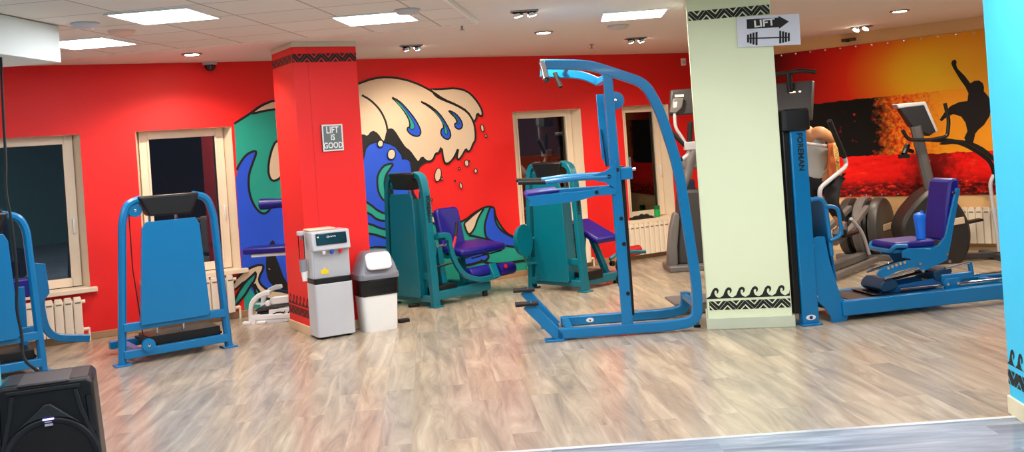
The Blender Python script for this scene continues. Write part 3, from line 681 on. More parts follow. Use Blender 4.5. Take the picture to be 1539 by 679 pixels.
# ------------------------------------------------------------------ FOREMAN weight towers
def logo_text(parent, x, y, z, size, face='front', m=INK, rot=-90, sx=1.0):
    R = Matrix.Rotation(math.radians(rot), 4, 'Z')
    M = Tr(x, y, z) @ (FACE if face == 'front' else Matrix.Rotation(math.radians(90), 4, 'Z') @ FACE) @ R
    obj('lettering', text_bm('FOREMAN', size, bold=size * .03, tf=M, sx=sx), m, parent)
def tower(t, w, m, rect_tube=False, base_d=.75, sgn=1, h=1.40):
    """upright arch, shroud, cover, rails: local x across, y to the back"""
    k = w / .94
    def up(pts): return fillet([(x * k if x < .5 else w - (.94 - x) * k, 0, z) for x, z in pts], .10, 6)
    L_ = up([(.01, .012), (.09, 1.22), (.14, h - .03), (.26, h)]); R_ = up([(.935, .012), (.875, 1.22), (.825, h - .03), (.70, h)])
    for side, pts in (('left', L_), ('right', R_)):
        bm = B()
        if rect_tube: rtube(bm, pts, .058, .095)
        else: sweep(bm, pts, [(a * 1, b) for a, b in rect(.062, .075, .02)], (0, 1, 0))
        u = obj('upright', bm, m, t)
        bm = B(); x = pts[0].x; bx(bm, x - .065, x + .065, -.065, .065, 0, .014); obj('foot_plate', bm, m, u, bevel=.004)
    bm = B(); prism(bm, [(.215 * k, h + .022), (.745 * k, h + .017), (.72 * k, h - .05), (.665 * k, h - .165), (.30 * k, h - .155), (.255 * k, h - .06)], -.075, .075); obj('top_cover', bm, BLACK, t, bevel=.018)
    # shroud: front sheet with folded sides
    zs0 = .10 if rect_tube else .325
    x0b, x1b, x0t, x1t = .165 * k, .765 * k, .235 * k, .71 * k
    bm = B()
    prism(bm, [(x0b, zs0), (x1b - .02, zs0), (x1b, zs0 + .03), (x1t + .012 * k, 1.14), (x1t - .02 * k, 1.20), (x0t + .03 * k, 1.20), (x0t - .006 * k, 1.15)], -.085, -.07)
    quad(bm, [(x0b, -.07, zs0), (x0t - .006 * k, -.07, 1.15), (x0t + .03 * k, .09, 1.15), (x0b + .03 * k, .09, zs0)])
    quad(bm, [(x1b, -.07, zs0), (x1t + .012 * k, -.07, 1.14), (x1t - .03 * k, .09, 1.14), (x1b - .03 * k, .09, zs0)])
    obj('shroud', bm, m, t, bevel=.004)
    bm = B(); bx(bm, .03 * k, w - .03 * k, -.055 if not rect_tube else -.03, .0 if not rect_tube else .03, .285, .355); obj('rail', bm, m, t, bevel=.006)
    bm = B(); bx(bm, .02 * k, w - .02 * k, -.05, .01, .055, .125); obj('rail', bm, m, t, bevel=.006)
    for x in (.35, .58):
        bm = B(); cyl(bm, (x * k, .12, .2), (x * k, .12, h - .06), .012); obj('guide_rod', bm, CHROME, t)
    for j in range(14):
        bm = B(); bx(bm, .29 * k, .64 * k, .04, .20, .33 + j * .028, .355 + j * .028); obj('weight_plate', bm, BLACK, t, bevel=.003)
    bm = B(); bx(bm, .25 * k, .88 * k, .03, .36, .10, .20); obj('stack_base', bm, BLACK, t, bevel=.006)
    bm = B(); lathe(bm, [(.02, -.02), (.058, -.018), (.05, -.008), (.05, .008), (.058, .018), (.02, .02)], (.20 * k, -.0, h - .095), (0, 1, 0)); pu = obj('pulley', bm, m, t)
    bm = B(); lathe(bm, [(.0, -.028), (.012, -.026), (.012, .026), (0, .028)], (.20 * k, -.0, h - .095), (0, 1, 0)); obj('axle', bm, CHROME, pu)
    bm = B(); lathe(bm, [(.02, -.02), (.055, -.018), (.048, -.008), (.048, .008), (.055, .018), (.02, .02)], (.22 * k, -.065, .15), (0, 1, 0)); pu = obj('pulley', bm, m, t)
    bm = B(); lathe(bm, [(.0, -.028), (.012, -.026), (.012, .026), (0, .028)], (.22 * k, -.065, .15), (0, 1, 0)); obj('axle', bm, CHROME, pu)
    bm = B(); tube(bm, [(.15 * k, 0, h - .1), (.155 * k, .02, .8), (.20 * k, .0, .2)], .005, 8); obj('cable', bm, mat('cable_brown', (70, 20, 18), .5), t)
# tower facing us on the left
aA = 35.2
tA = thing('weight_stack_machine', 'blue weight stack tower with black top standing before the second window', 'gym machine', (-3.445, 8.472, 0), aA, 'machines with arched weight towers')
tower(tA, .94, BLUE)
bm = B(); bx(bm, .06, .9, .60, .67, .05, .12); bx(bm, .12, .19, .0, .6, .05, .12); bx(bm, .75, .82, 0, .6, .05, .12); obj('base_frame', bm, BLUE, tA, bevel=.006)
bm = B(); bx(bm, .27, .9, .05, .58, .125, .145); obj('foot_deck', bm, RUBBER, tA, bevel=.004)
# leftmost machine, cut by the frame
tB = thing('weight_stack_machine', 'blue machine cut by the left edge of the photo, navy pad behind', 'gym machine', (-4.116 - .905 * dirv(aA)[0], 8.43 - .905 * dirv(aA)[1], 0), aA, 'machines with arched weight towers')
tower(tB, .94, BLUE, h=1.36)
bm = B(); rtube(bm, fillet([(1.03, .42, .86), (1.01, .42, .48), (1.06, .42, .22), (1.40, .42, .16)], .16), .065, .06); obj('swing_arm', bm, BLUE, tB)
bm = B(); bx(bm, .2, .27, 0, .5, .05, .12); bx(bm, .6, .95, .38, .46, .03, .10); obj('base_frame', bm, BLUE, tB, bevel=.006)
bm = B(); bx(bm, .15, .9, .05, .36, .125, .145); obj('foot_deck', bm, RUBBER, tB, bevel=.004)
bm = B(); prism(bm, rrect(.64, 1.02, .60, .76, .03), .44, .60); obj('pad', bm, NAVY, tB, bevel=.012)
bm = B(); bx(bm, .68, 1.0, .40, .44, .28, .345); bx(bm, .83, .9, .42, .48, .1, .7); obj('pad_post', bm, BLUE, tB, bevel=.006)
bm = B(); prism(bm, [(.98, .9), (1.07, .88), (1.09, .62), (1.0, .50), (.96, .62)], .37, .39); obj('side_plate', bm, BLUE, tB, bevel=.004)

# leg extension machine (teal) right of the bin
tC = thing('leg_extension_machine', 'teal leg extension machine with navy seat beside the swing-top bin', 'gym machine', (-1.434, 10.96, 0), -45, 'machines with arched weight towers')
tower(tC, .735, TEAL, True)
logo_text(tC, .728, -.002, 1.03, .062, 'side', INK, -90)
bm = B(); rtube(bm, [(.70, 0, .11), (.70, .80, .11)], .09, .08, (1, 0, 0)); rtube(bm, [(.70, .78, .11), (.1, .78, .11)], .08, .08, (0, 1, 0)); rtube(bm, [(.1, 0, .11), (.1, .80, .11)], .08, .08, (1, 0, 0)); obj('base_frame', bm, TEAL, tC)
bm = B(); rtube(bm, [(.42, .70, .13), (.38, .70, .50)], .07, .07, (0, 1, 0)); rtube(bm, [(.50, .33, .12), (.44, .33, .58)], .07, .07, (0, 1, 0)); bx(bm, .15, .62, .42, .92, .45, .475); obj('seat_post', bm, TEAL, tC)
for y in (.08, .74):
    bm = B(); cyl(bm, (.70, y, 0), (.70, y, .07), .03); obj('rubber_foot', bm, RUBBER, tC)
bm = B(); R = Matrix.Rotation(math.radians(6), 3, 'Y'); box(bm, (.46, .79, .525), (.46, .68, .08), R); obj('seat', bm, NAVY, tC, bevel=.028)
bm = B(); prism(bm, rrect(-.17, .17, -.24, .24, .06), -.04, .04)
bm.transform(Tr(.20, .72, .74) @ Matrix.Rotation(math.radians(-12), 4, 'Y') @ Matrix.Rotation(math.radians(90), 4, 'Z')); obj('backrest', bm, NAVY, tC, bevel=.02)
bm = B(); rtube(bm, [(.16, .72, .40), (.13, .72, .80)], .06, .05, (0, 1, 0)); obj('backrest_post', bm, TEAL, tC)
bm = B(); lathe(bm, [(.0, -.022), (.13, -.022), (.14, -.012), (.14, .012), (.13, .022), (0, .022)], (.40, .22, .585), (0, 1, 0)); obj('cam_disc', bm, TEAL, tC)
bm = B(); cyl(bm, (.40, .05, .585), (.40, .50, .585), .02); obj('pivot_shaft', bm, CHROME, tC)
def PC(xl): return Plane((-1.434 + xl * math.cos(math.radians(-45)), 10.96 + xl * math.sin(math.radians(-45))), 45)
ap = [(.78, *PC(.78)(x, y)) for x, y in ((657, 354), (674, 353), (679, 384), (695, 414), (722, 421), (747, 414))]
bm = B(); rtube(bm, fillet(ap, [.04, .12, .14, .10], 6), .055, .045, (1, 0, 0)); obj('swing_arm', bm, TEAL, tC)
bm = B(); bx(bm, .56, .80, ap[1][1] - .06, ap[1][1] + .01, ap[1][2] - .05, ap[1][2] + .02); bx(bm, .62, .70, .10, ap[1][1], ap[1][2] - .04, ap[1][2] + .01); obj('arm_bracket', bm, TEAL, tC, bevel=.005)
bm = B(); rtube(bm, [(.79, ap[5][1] - .02, ap[5][2] - .02), (.72, ap[5][1] - .02, ap[5][2] + .13)], .05, .10, (0, 1, 0)); obj('roller_bracket', bm, TEAL, tC)
rq = [PC(.68)(x, y) for x, y in ((702, 410), (738, 408), (747, 405), (771, 403))]
for (y0, z0), (y1, z1) in ((rq[0], rq[1]), (rq[2], rq[3])):
    bm = B(); L_ = y1 - y0; lathe(bm, [(.05, 0), (.066, .008), (.070, .02), (.070, L_ - .02), (.066, L_ - .008), (.05, L_)], (.68, y0, (z0 + z1) / 2), (0, 1, 0)); obj('roller_pad', bm, NAVY, tC)
bm = B(); lathe(bm, [(.0, 0), (.022, .004), (.022, .02), (0, .026)], (.75, rq[2][0] + .06, .29), (1, 0, 0)); obj('adjust_knob', bm, REDP, tC)
bm = B(); cyl(bm, (.60, .40, .55), (.50, .55, .68), .014); obj('handle', bm, REDP, tC); bm = B(); cyl(bm, (.505, .54, .67), (.43, .64, .82), .017); obj('handle_grip', bm, RUBBER, tC)
bm = B(); cyl(bm, (.66, .62, .43), (.66, 1.08, .46), .008); obj('lock_rod', bm, BLACK, tC)
bm = B(); cyl(bm, (.45, .12, .36), (.62, .42, .42), .012); obj('lock_rod', bm, BLACK, tC)
bm = B(); lathe(bm, [(0, 0), (.025, .006), (.025, .03), (0, .04)], (.60, .15, .34), (1, 0, 0)); obj('lock_knob', bm, BLACK, tC)
# leg curl machine (teal) behind the chin-up frame
tD = thing('leg_curl_machine', 'teal leg curl machine in front of the window, behind the chin-up frame', 'gym machine', (.113, 11.376, 0), -46.5, 'machines with arched weight towers')
tower(tD, .82, TEAL, True)
logo_text(tD, .808, -.002, .98, .062, 'side', INK, -90)
bm = B(); rtube(bm, [(.72, 0, .10), (.72, .72, .08)], .09, .08, (1, 0, 0)); rtube(bm, [(.72, .70, .08), (.1, .70, .08)], .08, .08, (0, 1, 0)); rtube(bm, [(.1, 0, .10), (.1, .70, .08)], .08, .08, (1, 0, 0)); obj('base_frame', bm, TEAL, tD)
bm = B(); rtube(bm, [(.55, .46, .52), (.60, .62, .08)], .07, .06, (0, 1, 0)); rtube(bm, [(.50, .38, .62), (.38, .40, .08)], .06, .06, (0, 1, 0)); obj('seat_post', bm, TEAL, tD)
bm = B(); box(bm, (.52, .50, .60), (.50, .36, .075), Matrix.Rotation(math.radians(24), 3, 'Y')); obj('bench_pad', bm, NAVY, tD, bevel=.028)
bm = B(); box(bm, (.30, .26, .70), (.22, .26, .07), Matrix.Rotation(math.radians(14), 3, 'Y')); obj('chest_pad', bm, NAVY, tD, bevel=.025)
bm = B(); lathe(bm, [(0, -.06), (.09, -.05), (.16, -.01), (.178, .03), (.178, .045), (.165, .045), (.0, .02)], (.19, -.30, .575), (.96, .28, .06)); obj('cam_cover', bm, TEAL, tD)
bm = B(); cyl(bm, (.12, -.30, .575), (.20, .10, .575), .02); tube(bm, fillet([(.18, -.28, .42), (.16, -.2, .30), (.2, -.05, .30)], .08), .012); obj('lever', bm, TEAL, tD)
bm = B(); tube(bm, fillet([(.62, .66, .26), (.64, .76, .31), (.66, 1.05, .30), (.7, 1.2, .28)], .1), .022); obj('leg_lever', bm, TEAL, tD)
bm = B(); lathe(bm, [(.04, 0), (.06, .01), (.06, .34), (.04, .35)], (.60, .86, .30), (0, 1, 0)); obj('roller_pad', bm, mat('red_vinyl', (190, 20, 26), .45), tD)
for y in (.1, .62):
    bm = B(); cyl(bm, (.72, y, 0), (.72, y, .06), .03); obj('rubber_foot', bm, RUBBER, tD)
bm = B(); lathe(bm, [(0, 0), (.03, .006), (.03, .05), (0, .06)], (.66, .62, .22), (1, 0, 0)); obj('lock_knob', bm, BLACK, tD)

# ------------------------------------------------------------------ assisted chin and dip frame, foreground
EO = (.216, 8.265); EA = 1.5
tE = thing('chin_dip_machine', 'tall blue chin-up and dip frame with step plates in the foreground', 'gym machine', (EO[0], EO[1], 0), EA)
EP = Plane(EO, EA); e1 = lambda p: [EP(x, y) for x, y in zm(760, 220, 2.95, p)]
def P3(pts, y): return [(x, y, z) for x, z in pts]
bm = B(); rtube(bm, fillet(P3([(.05, .054), (1.02, .054), (1.215, .08), (1.232, .36), (1.145, 1.37), (1.02, 1.86), (.915, 2.075), (.66, 2.18), (.46, 2.258), (.06, 2.29)], 0), [.1, .14, .2, .2, .2, .09, .08, .10], 6), .080, .07); obj('main_frame', bm, BLUE, tE)
bm = B(); prism(bm, [(.588, .09), (.676, .09), (.648, 2.19), (.572, 2.21)], -.03, .03); up_ = obj('upright', bm, BLUE, tE, bevel=.006)
for x, y in ((927, 255), (933, 328), (937, 366), (943, 440)):
    s_, z_ = EP(x, y); bm = B(); cyl(bm, (s_, -.034, z_), (s_, -.028, z_), .017); obj('bolt_hole', bm, BLACK, up_)
FY = .62
bm = B(); rtube(bm, fillet(P3([(.12, .042), (1.06, .042), (1.24, .07), (1.25, .22)], FY), [.12, .12], 6), .080, .07); obj('side_frame', bm, BLUE, tE)
bm = B(); rtube(bm, [(.16, 0, .05), (.16, FY, .045)], .06, .06, (1, 0, 0)); obj('cross_bar', bm, BLUE, tE)
bm = B(); rtube(bm, [(1.236, 0, .19), (1.236, FY, .19)], .05, .05, (1, 0, 0)); obj('cross_bar', bm, BLUE, tE)
bm = B(); rtube(bm, [(.62, 0, 2.15), (.60, FY, 2.14)], .06, .06, (1, 0, 0)); obj('cross_bar', bm, BLUE, tE)
bm = B(); rtube(bm, fillet(P3([(.60, 2.15), (.46, 2.22), (.09, 2.26)], FY), .1), .070, .06); obj('far_arm', bm, BLUE, tE)
for y, z0 in ((0, .31), (FY, .335)):
    bm = B(); rtube(bm, [(-.185, y, z0), (.075, y, .018)], .085, .07, (0, 1, 0)); st = obj('step_post', bm, BLUE, tE)
    bm = B(); bx(bm, -.285, -.095, y - .07, y + .07, z0, z0 + .022); obj('step_plate', bm, RUBBER, st, bevel=.005)
    bm = B(); bx(bm, -.06, .10, y - .06, y + .06, 0, .016); obj('foot_plate', bm, BLUE, st, bevel=.004)
bm = B(); prism(bm, e1([(88, 222), (108, 240), (102, 262), (110, 264), (280, 247), (330, 237), (400, 217), (482, 212), (490, 190), (440, 172), (380, 193), (270, 203), (180, 210)]), -.05, -.03); obj('lever_plate', bm, BLUE, tE, bevel=.004)
bm = B(); bx(bm, -.03, .60, .0, .06, 1.19, 1.25); bx(bm, -.03, .03, 0, .55, 1.18, 1.235); obj('pad_lever', bm, BLUE, tE, bevel=.006)
bm = B(); prism(bm, e1([(86, 218), (98, 206), (160, 196), (235, 189), (242, 198), (140, 222), (94, 236)]), -.02, .52); obj('knee_pad', bm, NAVY, tE, bevel=.012)
bm = B(); prism(bm, e1([(385, 124), (440, 108), (470, 85), (486, 60), (492, 200), (470, 178), (440, 160), (390, 150)]), -.05, -.03); obj('gusset', bm, BLUE, tE, bevel=.004)
for y in (-.04, .58):
    pts = [(e1([p])[0][0], y, e1([p])[0][1]) for p in ((175, 159), (300, 142), (460, 133))]
    bm = B(); tube(bm, fillet(pts, .08), .021); a_ = obj('dip_handle', bm, BLUE, tE)
    bm = B(); q = e1([(55, 161)])[0]; cyl(bm, (q[0], y, q[1]), (pts[0][0] + .02, y, pts[0][2]), .017); obj('handle_grip', bm, RUBBER, a_)
for p in ((455, 132), (400, 202)):
    q = e1([p])[0]; bm = B(); cyl(bm, (q[0], -.06, q[1]), (q[0], -.05, q[1]), .016); obj('bolt', bm, BLACK, tE)
bm = B(); prism(bm, [(.535, 2.02), (.60, 2.02), (.61, 1.40), (.575, 1.40), (.56, 1.46), (.545, 1.47)], .26, .28); obj('stack_shroud', bm, BLUE, tE, bevel=.004)
bm = B(); prism(bm, [(.555, 1.72), (.562, 1.72), (.585, 1.40), (.575, 1.40)], .25, .30); obj('guard_edge', bm, BLACK, tE)
bm = B(); bx(bm, .655, .715, .12, .46, .14, 1.40); obj('weight_stack', bm, BLACK, tE, bevel=.006)
for y in (.2, .4):
    bm = B(); cyl(bm, (.685, y, .1), (.655, y, 2.16), .012); obj('guide_rod', bm, STEEL, tE)
bm = B(); lathe(bm, [(.02, -.02), (.075, -.018), (.065, -.008), (.065, .008), (.075, .018), (.02, .02)], (.67, .08, 1.95), (0, 1, 0)); pu = obj('pulley', bm, BLUE, tE)
bm = B(); lathe(bm, [(0, -.026), (.012, -.024), (.012, .024), (0, .026)], (.67, .08, 1.95), (0, 1, 0)); obj('axle', bm, CHROME, pu)
bm = B(); bx(bm, .66, .76, -.03, .10, 1.29, 1.39); obj('pivot_block', bm, BLUE, tE, bevel=.006); bm = B(); cyl(bm, (.765, -.0, 1.37), (.79, -.0, 1.37), .012); cyl(bm, (.75, .02, 1.36), (.75, .02, 1.47), .008); obj('pin', bm, CHROME, tE)
# chin-up grips
bm = B(); cyl(bm, (.075, -.035, 2.30), (.095, -.10, 2.16), .028); obj('chin_grip', bm, CHROME, tE); bm = B(); cyl(bm, (.095, -.098, 2.165), (.097, -.11, 2.14), .024); obj('grip_end', bm, BLACK, tE)
bm = B(); cyl(bm, (.15, FY, 2.26), (.15, FY, 2.20), .028); cyl(bm, (.22, FY - .03, 2.25), (.26, FY - .08, 2.12), .020); obj('handle_grip', bm, RUBBER, tE)
bm = B(); cyl(bm, (.30, .03, 2.27), (.30, FY, 2.24), .02); obj('chin_bar', bm, BLUE, tE)
bm = B(); tube(bm, smooth_path if False else [(.60, .10, .62), (.585, .10, .56), (.60, .10, .50), (.58, .10, .45), (.60, .10, .40), (.62, .10, .36)], .008, 8); obj('chain', bm, BLACK, tE)
s_, z_ = Plane(EO, EA, FY)(886, 478)
bm = B(); prism(bm, ell(s_, .042, .034, .020, 18), FY - .038, FY - .034); d_ = obj('maker_badge', bm, WHITE, tE); bm = B(); prism(bm, [(s_ - .008, .032), (s_ + .008, .032), (s_, .056)], FY - .040, FY - .0385); obj('emblem', bm, INK, d_)
bm = B(); bx(bm, 1.22, 1.25, .10, .14, .02, .16); obj('leveling_leg', bm, BLUE, tE, bevel=.004); bm = B(); cyl(bm, (1.235, .12, 0), (1.235, .12, .02), .03); obj('rubber_foot', bm, RUBBER, tE)

# ------------------------------------------------------------------ leg press, right
FO = (2.318, 8.184); FA = 10.6
tF = thing('leg_press_machine', 'blue leg press with lettered upright and navy seat, right of the pale column', 'gym machine', (FO[0], FO[1], 0), FA)
FP = Plane(FO, FA); FM = Plane(FO, FA, .25)
bm = B(); bx(bm, -.055, .085, -.03, .05, .012, 1.60); u = obj('upright', bm, BLUE, tF, bevel=.008)
bm = B(); bx(bm, -.07, .10, -.06, .10, 0, .016); obj('foot_plate', bm, BLUE, u, bevel=.004)
bm = B(); bx(bm, -.055, .085, .52, .60, .012, 1.60); u2 = obj('upright', bm, BLUE, tF, bevel=.008)
logo_text(tF, .022, -.0315, 1.42, .068, 'front', INK, -90)
bm = B(); prism(bm, ell(.012, .065, .042, .022, 18), -.034, -.030); d_ = obj('maker_badge', bm, WHITE, tF); bm = B(); prism(bm, ell(.012, .065, .016, .014, 10), -.036, -.0345); obj('emblem', bm, mat('emblem_navy', (40, 40, 110), .5), d_)
bm = B(); bx(bm, -.11, -.056, -.005, .60, .10, 1.60); obj('side_shroud', bm, BLACK, tF, bevel=.006)
bm = B(); prismz(bm, rrect(-.115, .118, -.06, .64, .03), 1.595, 1.775); obj('top_cover', bm, BLACK, tF, bevel=.015)
for j in range(12):
    bm = B(); bx(bm, -.05, .08, .10, .48, .20 + j * .03, .226 + j * .03); obj('weight_plate', bm, BLACK, tF, bevel=.003)
for y in (.2, .38):
    bm = B(); cyl(bm, (.015, y, .1), (.015, y, 1.6), .012); obj('guide_rod', bm, CHROME, tF)
GP = [(.085, .70), (.135, .715), (.195, .71), (.225, .50), (.30, .20), (.33, .172), (.43, .168), (.43, .058), (.36, .05), (.335, .0), (.205, 0), (.20, .05), (.15, .13), (.085, .19)]
for y in (-.012, .50):
    bm = B(); prism(bm, GP, y, y + .024); g_ = obj('gusset', bm, BLUE, tF, bevel=.004)
    for (x, y_) in ((1188 + 33, 369), (1226, 445)):
        s_, z_ = FP(x, y_); bm = B(); cyl(bm, (s_, y - .008, z_), (s_, y + .002, z_), .012); obj('bolt', bm, CHROME, g_)
for y in (-.035, .47):
    bm = B(); bx(bm, .30, 2.35, y, y + .07, .045, .168); obj('base_beam', bm, BLUE, tF, bevel=.008)
for x0_ in (.32, 1.9, 2.27):
    bm = B(); bx(bm, x0_, x0_ + .08, .035, .47, .05, .16); obj('cross_bar', bm, BLUE, tF, bevel=.006)
bm = B(); bx(bm, 2.2, 2.3, -.03, .03, 0, .05); bx(bm, 2.2, 2.3, .47, .53, 0, .05); bx(bm, .22, .33, .47, .53, 0, .05); obj('foot_plate', bm, BLUE, tF, bevel=.004)
bm = B(); bx(bm, .42, .88, .04, .465, .135, .158); obj('floor_plate', bm, MATB, tF, bevel=.004)
bm = B(); rtube(bm, [(.222, .27, 1.02), (.288, .27, .34)], .024, .48, (0, 1, 0)); obj('foot_plate_board', bm, mat('deep_blue_paint', (8, 100, 160), .35), tF)
bm = B(); tube(bm, fillet([(.205, -.03, .96), (.318, -.03, .945), (.338, -.03, .71), (.225, -.03, .675)], .06), .016); obj('handle', bm, BLUE, tF)
bm = B(); tube(bm, fillet([(.09, -.01, 1.02), (.17, -.02, 1.03), (.215, -.02, .98), (.25, .0, .55)], .05), .018); obj('support_tube', bm, BLUE, tF)
for y, z in ((.10, .19), (.40, .195)):
    bm = B(); cyl(bm, (.9, y, z), (2.3, y, z), .014); obj('rail_rod', bm, CHROME, tF)
f7 = lambda p: [FM(x, y) for x, y in zm(1300, 260, 3.39, p)]; f6 = lambda p: [FM(x, y) for x, y in zm(1290, 380, 5.657, p)]
FN = Plane(FO, FA, .10); n7 = lambda p: [FN(x, y) for x, y in zm(1300, 260, 3.39, p)]; n6 = lambda p: [FN(x, y) for x, y in zm(1290, 380, 5.657, p)]
# seat carriage
bm = B(); prism(bm, n7([(182, 395), (215, 380), (330, 385), (365, 365), (400, 320), (455, 75), (475, 78), (425, 370), (410, 440), (285, 502), (265, 490), (225, 435), (185, 430)]), .07, .095); obj('seat_frame', bm, BLUE, tF, bevel=.004)
bm = B(); prism(bm, n7([(182, 395), (215, 380), (330, 385), (365, 365), (400, 320), (455, 75), (475, 78), (425, 370), (410, 440), (285, 502), (265, 490), (225, 435), (185, 430)]), .405, .43); obj('seat_frame', bm, BLUE, tF, bevel=.004)
bm = B()
for p in ((440, 98), (405, 413), (268, 460), (283, 497), (418, 448)):
    q = n7([p])[0]; cyl(bm, (q[0], .058, q[1]), (q[0], .072, q[1]), .012, n=12)
obj('bolts', bm, CHROME, tF)
seatA = n7([(110, 352), (190, 372), (330, 362), (375, 360)])
bm = B(); prismz(bm, rrect(.86, 1.27, .085, .45, .04), .530, .59); bm.transform(Tr(0, 0, .0)); obj('seat', bm, NAVY, tF, bevel=.02)
bm = B(); bx(bm, .87, 1.28, .10, .41, .50, .53); obj('seat_pan', bm, BLUE, tF, bevel=.005)
bm = B(); tube(bm, fillet([(.98, .075, .555), (.865, .075, .565), (.845, .10, .52), (.845, .42, .52), (.865, .445, .565), (.98, .445, .555)], .04), .018); obj('seat_rim', bm, BLUE, tF)
BKx = [(1.335, .565), (1.425, .545), (1.535, 1.055), (1.515, 1.09), (1.47, 1.09), (1.435, 1.06)]
bm = B(); prism(bm, BKx, .10, .40); obj('backrest', bm, NAVY, tF, bevel=.022)
# slide with perforated plate and rods
bm = B(); prism(bm, n6([(140, 180), (170, 138), (220, 112), (400, 58), (470, 66), (490, 112), (330, 150), (200, 212)]), .07, .085); sl = obj('perforated_plate', bm, BLUE, tF, bevel=.003)
bm = B()
for p in ((238, 124), (272, 112), (306, 100), (340, 88), (375, 77)):
    q = n6([p])[0]; cyl(bm, (q[0], .064, q[1]), (q[0], .074, q[1]), .0115, n=12)
obj('plate_holes', bm, mat('hole_tan', (212, 160, 110), .7), sl)
def rod(p, q, r, m, y=.10, name='slide_rod', f=n6):
    a, b = f([p])[0], f([q])[0]; bm = B(); cyl(bm, (a[0], y, a[1]), (b[0], y, b[1]), r); obj(name, bm, m, tF)
rod((200, 216), (495, 122), .013, CHROME, .07); rod((730, 132), (935, 78), .013, CHROME, .09); rod((310, 245), (640, 160), .012, BLACK, .2); rod((205, 190), (500, 95), .013, CHROME, .36)
bm = B(); prism(bm, n6([(185, 262), (225, 222), (290, 218), (328, 255), (325, 290), (270, 320), (205, 335), (175, 305)]), .08, .40); obj('slide_block', bm, mat('dark_teal_paint', (8, 62, 92), .4), tF, bevel=.008)
bm = B(); prism(bm, n6([(200, 345), (330, 285), (600, 235), (680, 215), (700, 300), (560, 335), (210, 362)]), .12, .15); prism(bm, n6([(200, 345), (330, 285), (600, 235), (680, 215), (700, 300), (560, 335), (210, 362)]), .35, .38); obj('link_arm', bm, mat('mid_blue_paint', (8, 92, 150), .35), tF, bevel=.004)
bm = B(); prism(bm, n6([(640, 160), (790, 120), (800, 160), (760, 215), (700, 250), (655, 225)]), .10, .40); obj('carriage_block', bm, MATS['dark_teal_paint'], tF, bevel=.006)
bm = B(); prism(bm, n6([(705, 240), (725, 215), (835, 205), (850, 230), (828, 335), (800, 352), (735, 352)]), .06, .085); obj('roller_bracket', bm, BLUE, tF, bevel=.004)
bm = B()
for p in ((735, 260), (820, 252), (783, 320), (686, 290)):
    q = n6([p])[0]; cyl(bm, (q[0], .05, q[1]), (q[0], .062, q[1]), .012, n=12)
obj('bolts', bm, CHROME, tF)
bm = B(); sweep(bm, P3(n6([(700, 215), (960, 182)]), .10), rect(.06, .04), (0, 1, 0)); sweep(bm, P3(n6([(945, 75), (965, 185)]), .10), rect(.03, .04), (0, 1, 0)); obj('rear_stay', bm, BLUE, tF)
bm = B(); prism(bm, n6([(110, 350), (160, 345), (560, 330), (700, 345), (700, 362), (150, 378)]), .06, .44); obj('slide_tray', bm, BLACK, tF, bevel=.003)
# shaker bottle on the seat
q = n7([(272, 360)])[0]
SB = Vector((FO[0], FO[1], 0)) + Vector((dirv(FA)[0], dirv(FA)[1], 0)) * 1.17 + Vector((-dirv(FA)[1], dirv(FA)[0], 0)) * .16
t = thing('shaker_bottle', 'bright blue shaker bottle standing on the navy leg press seat', 'bottle', (SB.x, SB.y, .591))
bm = B(); lathe(bm, [(.034, 0), (.038, .004), (.040, .06), (.046, .165), (.046, .175)], (0, 0, 0)); obj('cup', bm, BOTTLE, t)
bm = B(); lathe(bm, [(.050, .175), (.051, .20), (.046, .214), (.028, .222), (.022, .226), (0, .228)], (0, 0, 0)); bx(bm, .01, .03, -.012, .012, .22, .24); obj('lid', bm, BOTTLE, t)

# ------------------------------------------------------------------ white machine behind the red column
WMY = 10.22
tW = thing('white_gym_machine', 'white framed machine with navy bench pad half hidden behind the red column', 'gym machine', (-2.82, WMY, 0), -2)
wq = lambda p: [((at(x, y, WMY) - Vector((-2.82, WMY, 0))).x, at(x, y, WMY).z) for x, y in zm(365, 400, 6.79, p)]
C_out = wq([(285, 245), (215, 250), (150, 280), (95, 330), (68, 385), (62, 470), (65, 600), (100, 612), (135, 608)]); C_in = wq([(138, 545), (105, 530), (105, 470), (110, 410), (125, 375), (165, 330), (230, 300), (290, 285)])
for y0 in (-.03, .40):
    bm = B(); prism(bm, C_out + C_in, y0, y0 + .06); obj('end_arch', bm, WHITE, tW, bevel=.01)
bm = B(); bx(bm, .04, .95, -.03, .02, .035, .085); bx(bm, .04, .95, .41, .46, .035, .085); bx(bm, .04, .12, .0, .44, .03, .09); bx(bm, .88, .95, 0, .44, .03, .09); obj('base_frame', bm, WHITE, tW, bevel=.008)
sp = wq([(272, 440), (470, 420), (470, 590), (140, 612), (138, 530), (270, 525)])
bm = B(); prism(bm, sp[:2] + [(.92, sp[1][1]), (.92, .06)] + sp[3:], -.02, .0); pn = obj('side_panel', bm, WHITE, tW, bevel=.004)
lg = wq([(390, 485)])[0]; bm = B(); stroke(bm, ell(lg[0] - .02, lg[1], .06, .022, 16, .1), .012, -.022, 0, True)
stroke(bm, [(lg[0] + .01, lg[1] - .02), (lg[0] + .05, lg[1] + .03), (lg[0] + .06, lg[1] - .025), (lg[0] + .10, lg[1] + .035), (lg[0] + .11, lg[1] - .02)], .016, -.0225, 0); obj('emblem', bm, INK, pn)
bm = B(); prism(bm, wq([(138, 470), (272, 455), (272, 525), (140, 530)]), .02, .36); obj('weight_block', bm, BLACK, tW, bevel=.006)
bm = B(); prism(bm, wq([(120, 450), (150, 430), (470, 385), (470, 405), (300, 440), (150, 465)]), .0, .38); obj('slide_deck', bm, DGREY, tW, bevel=.004)
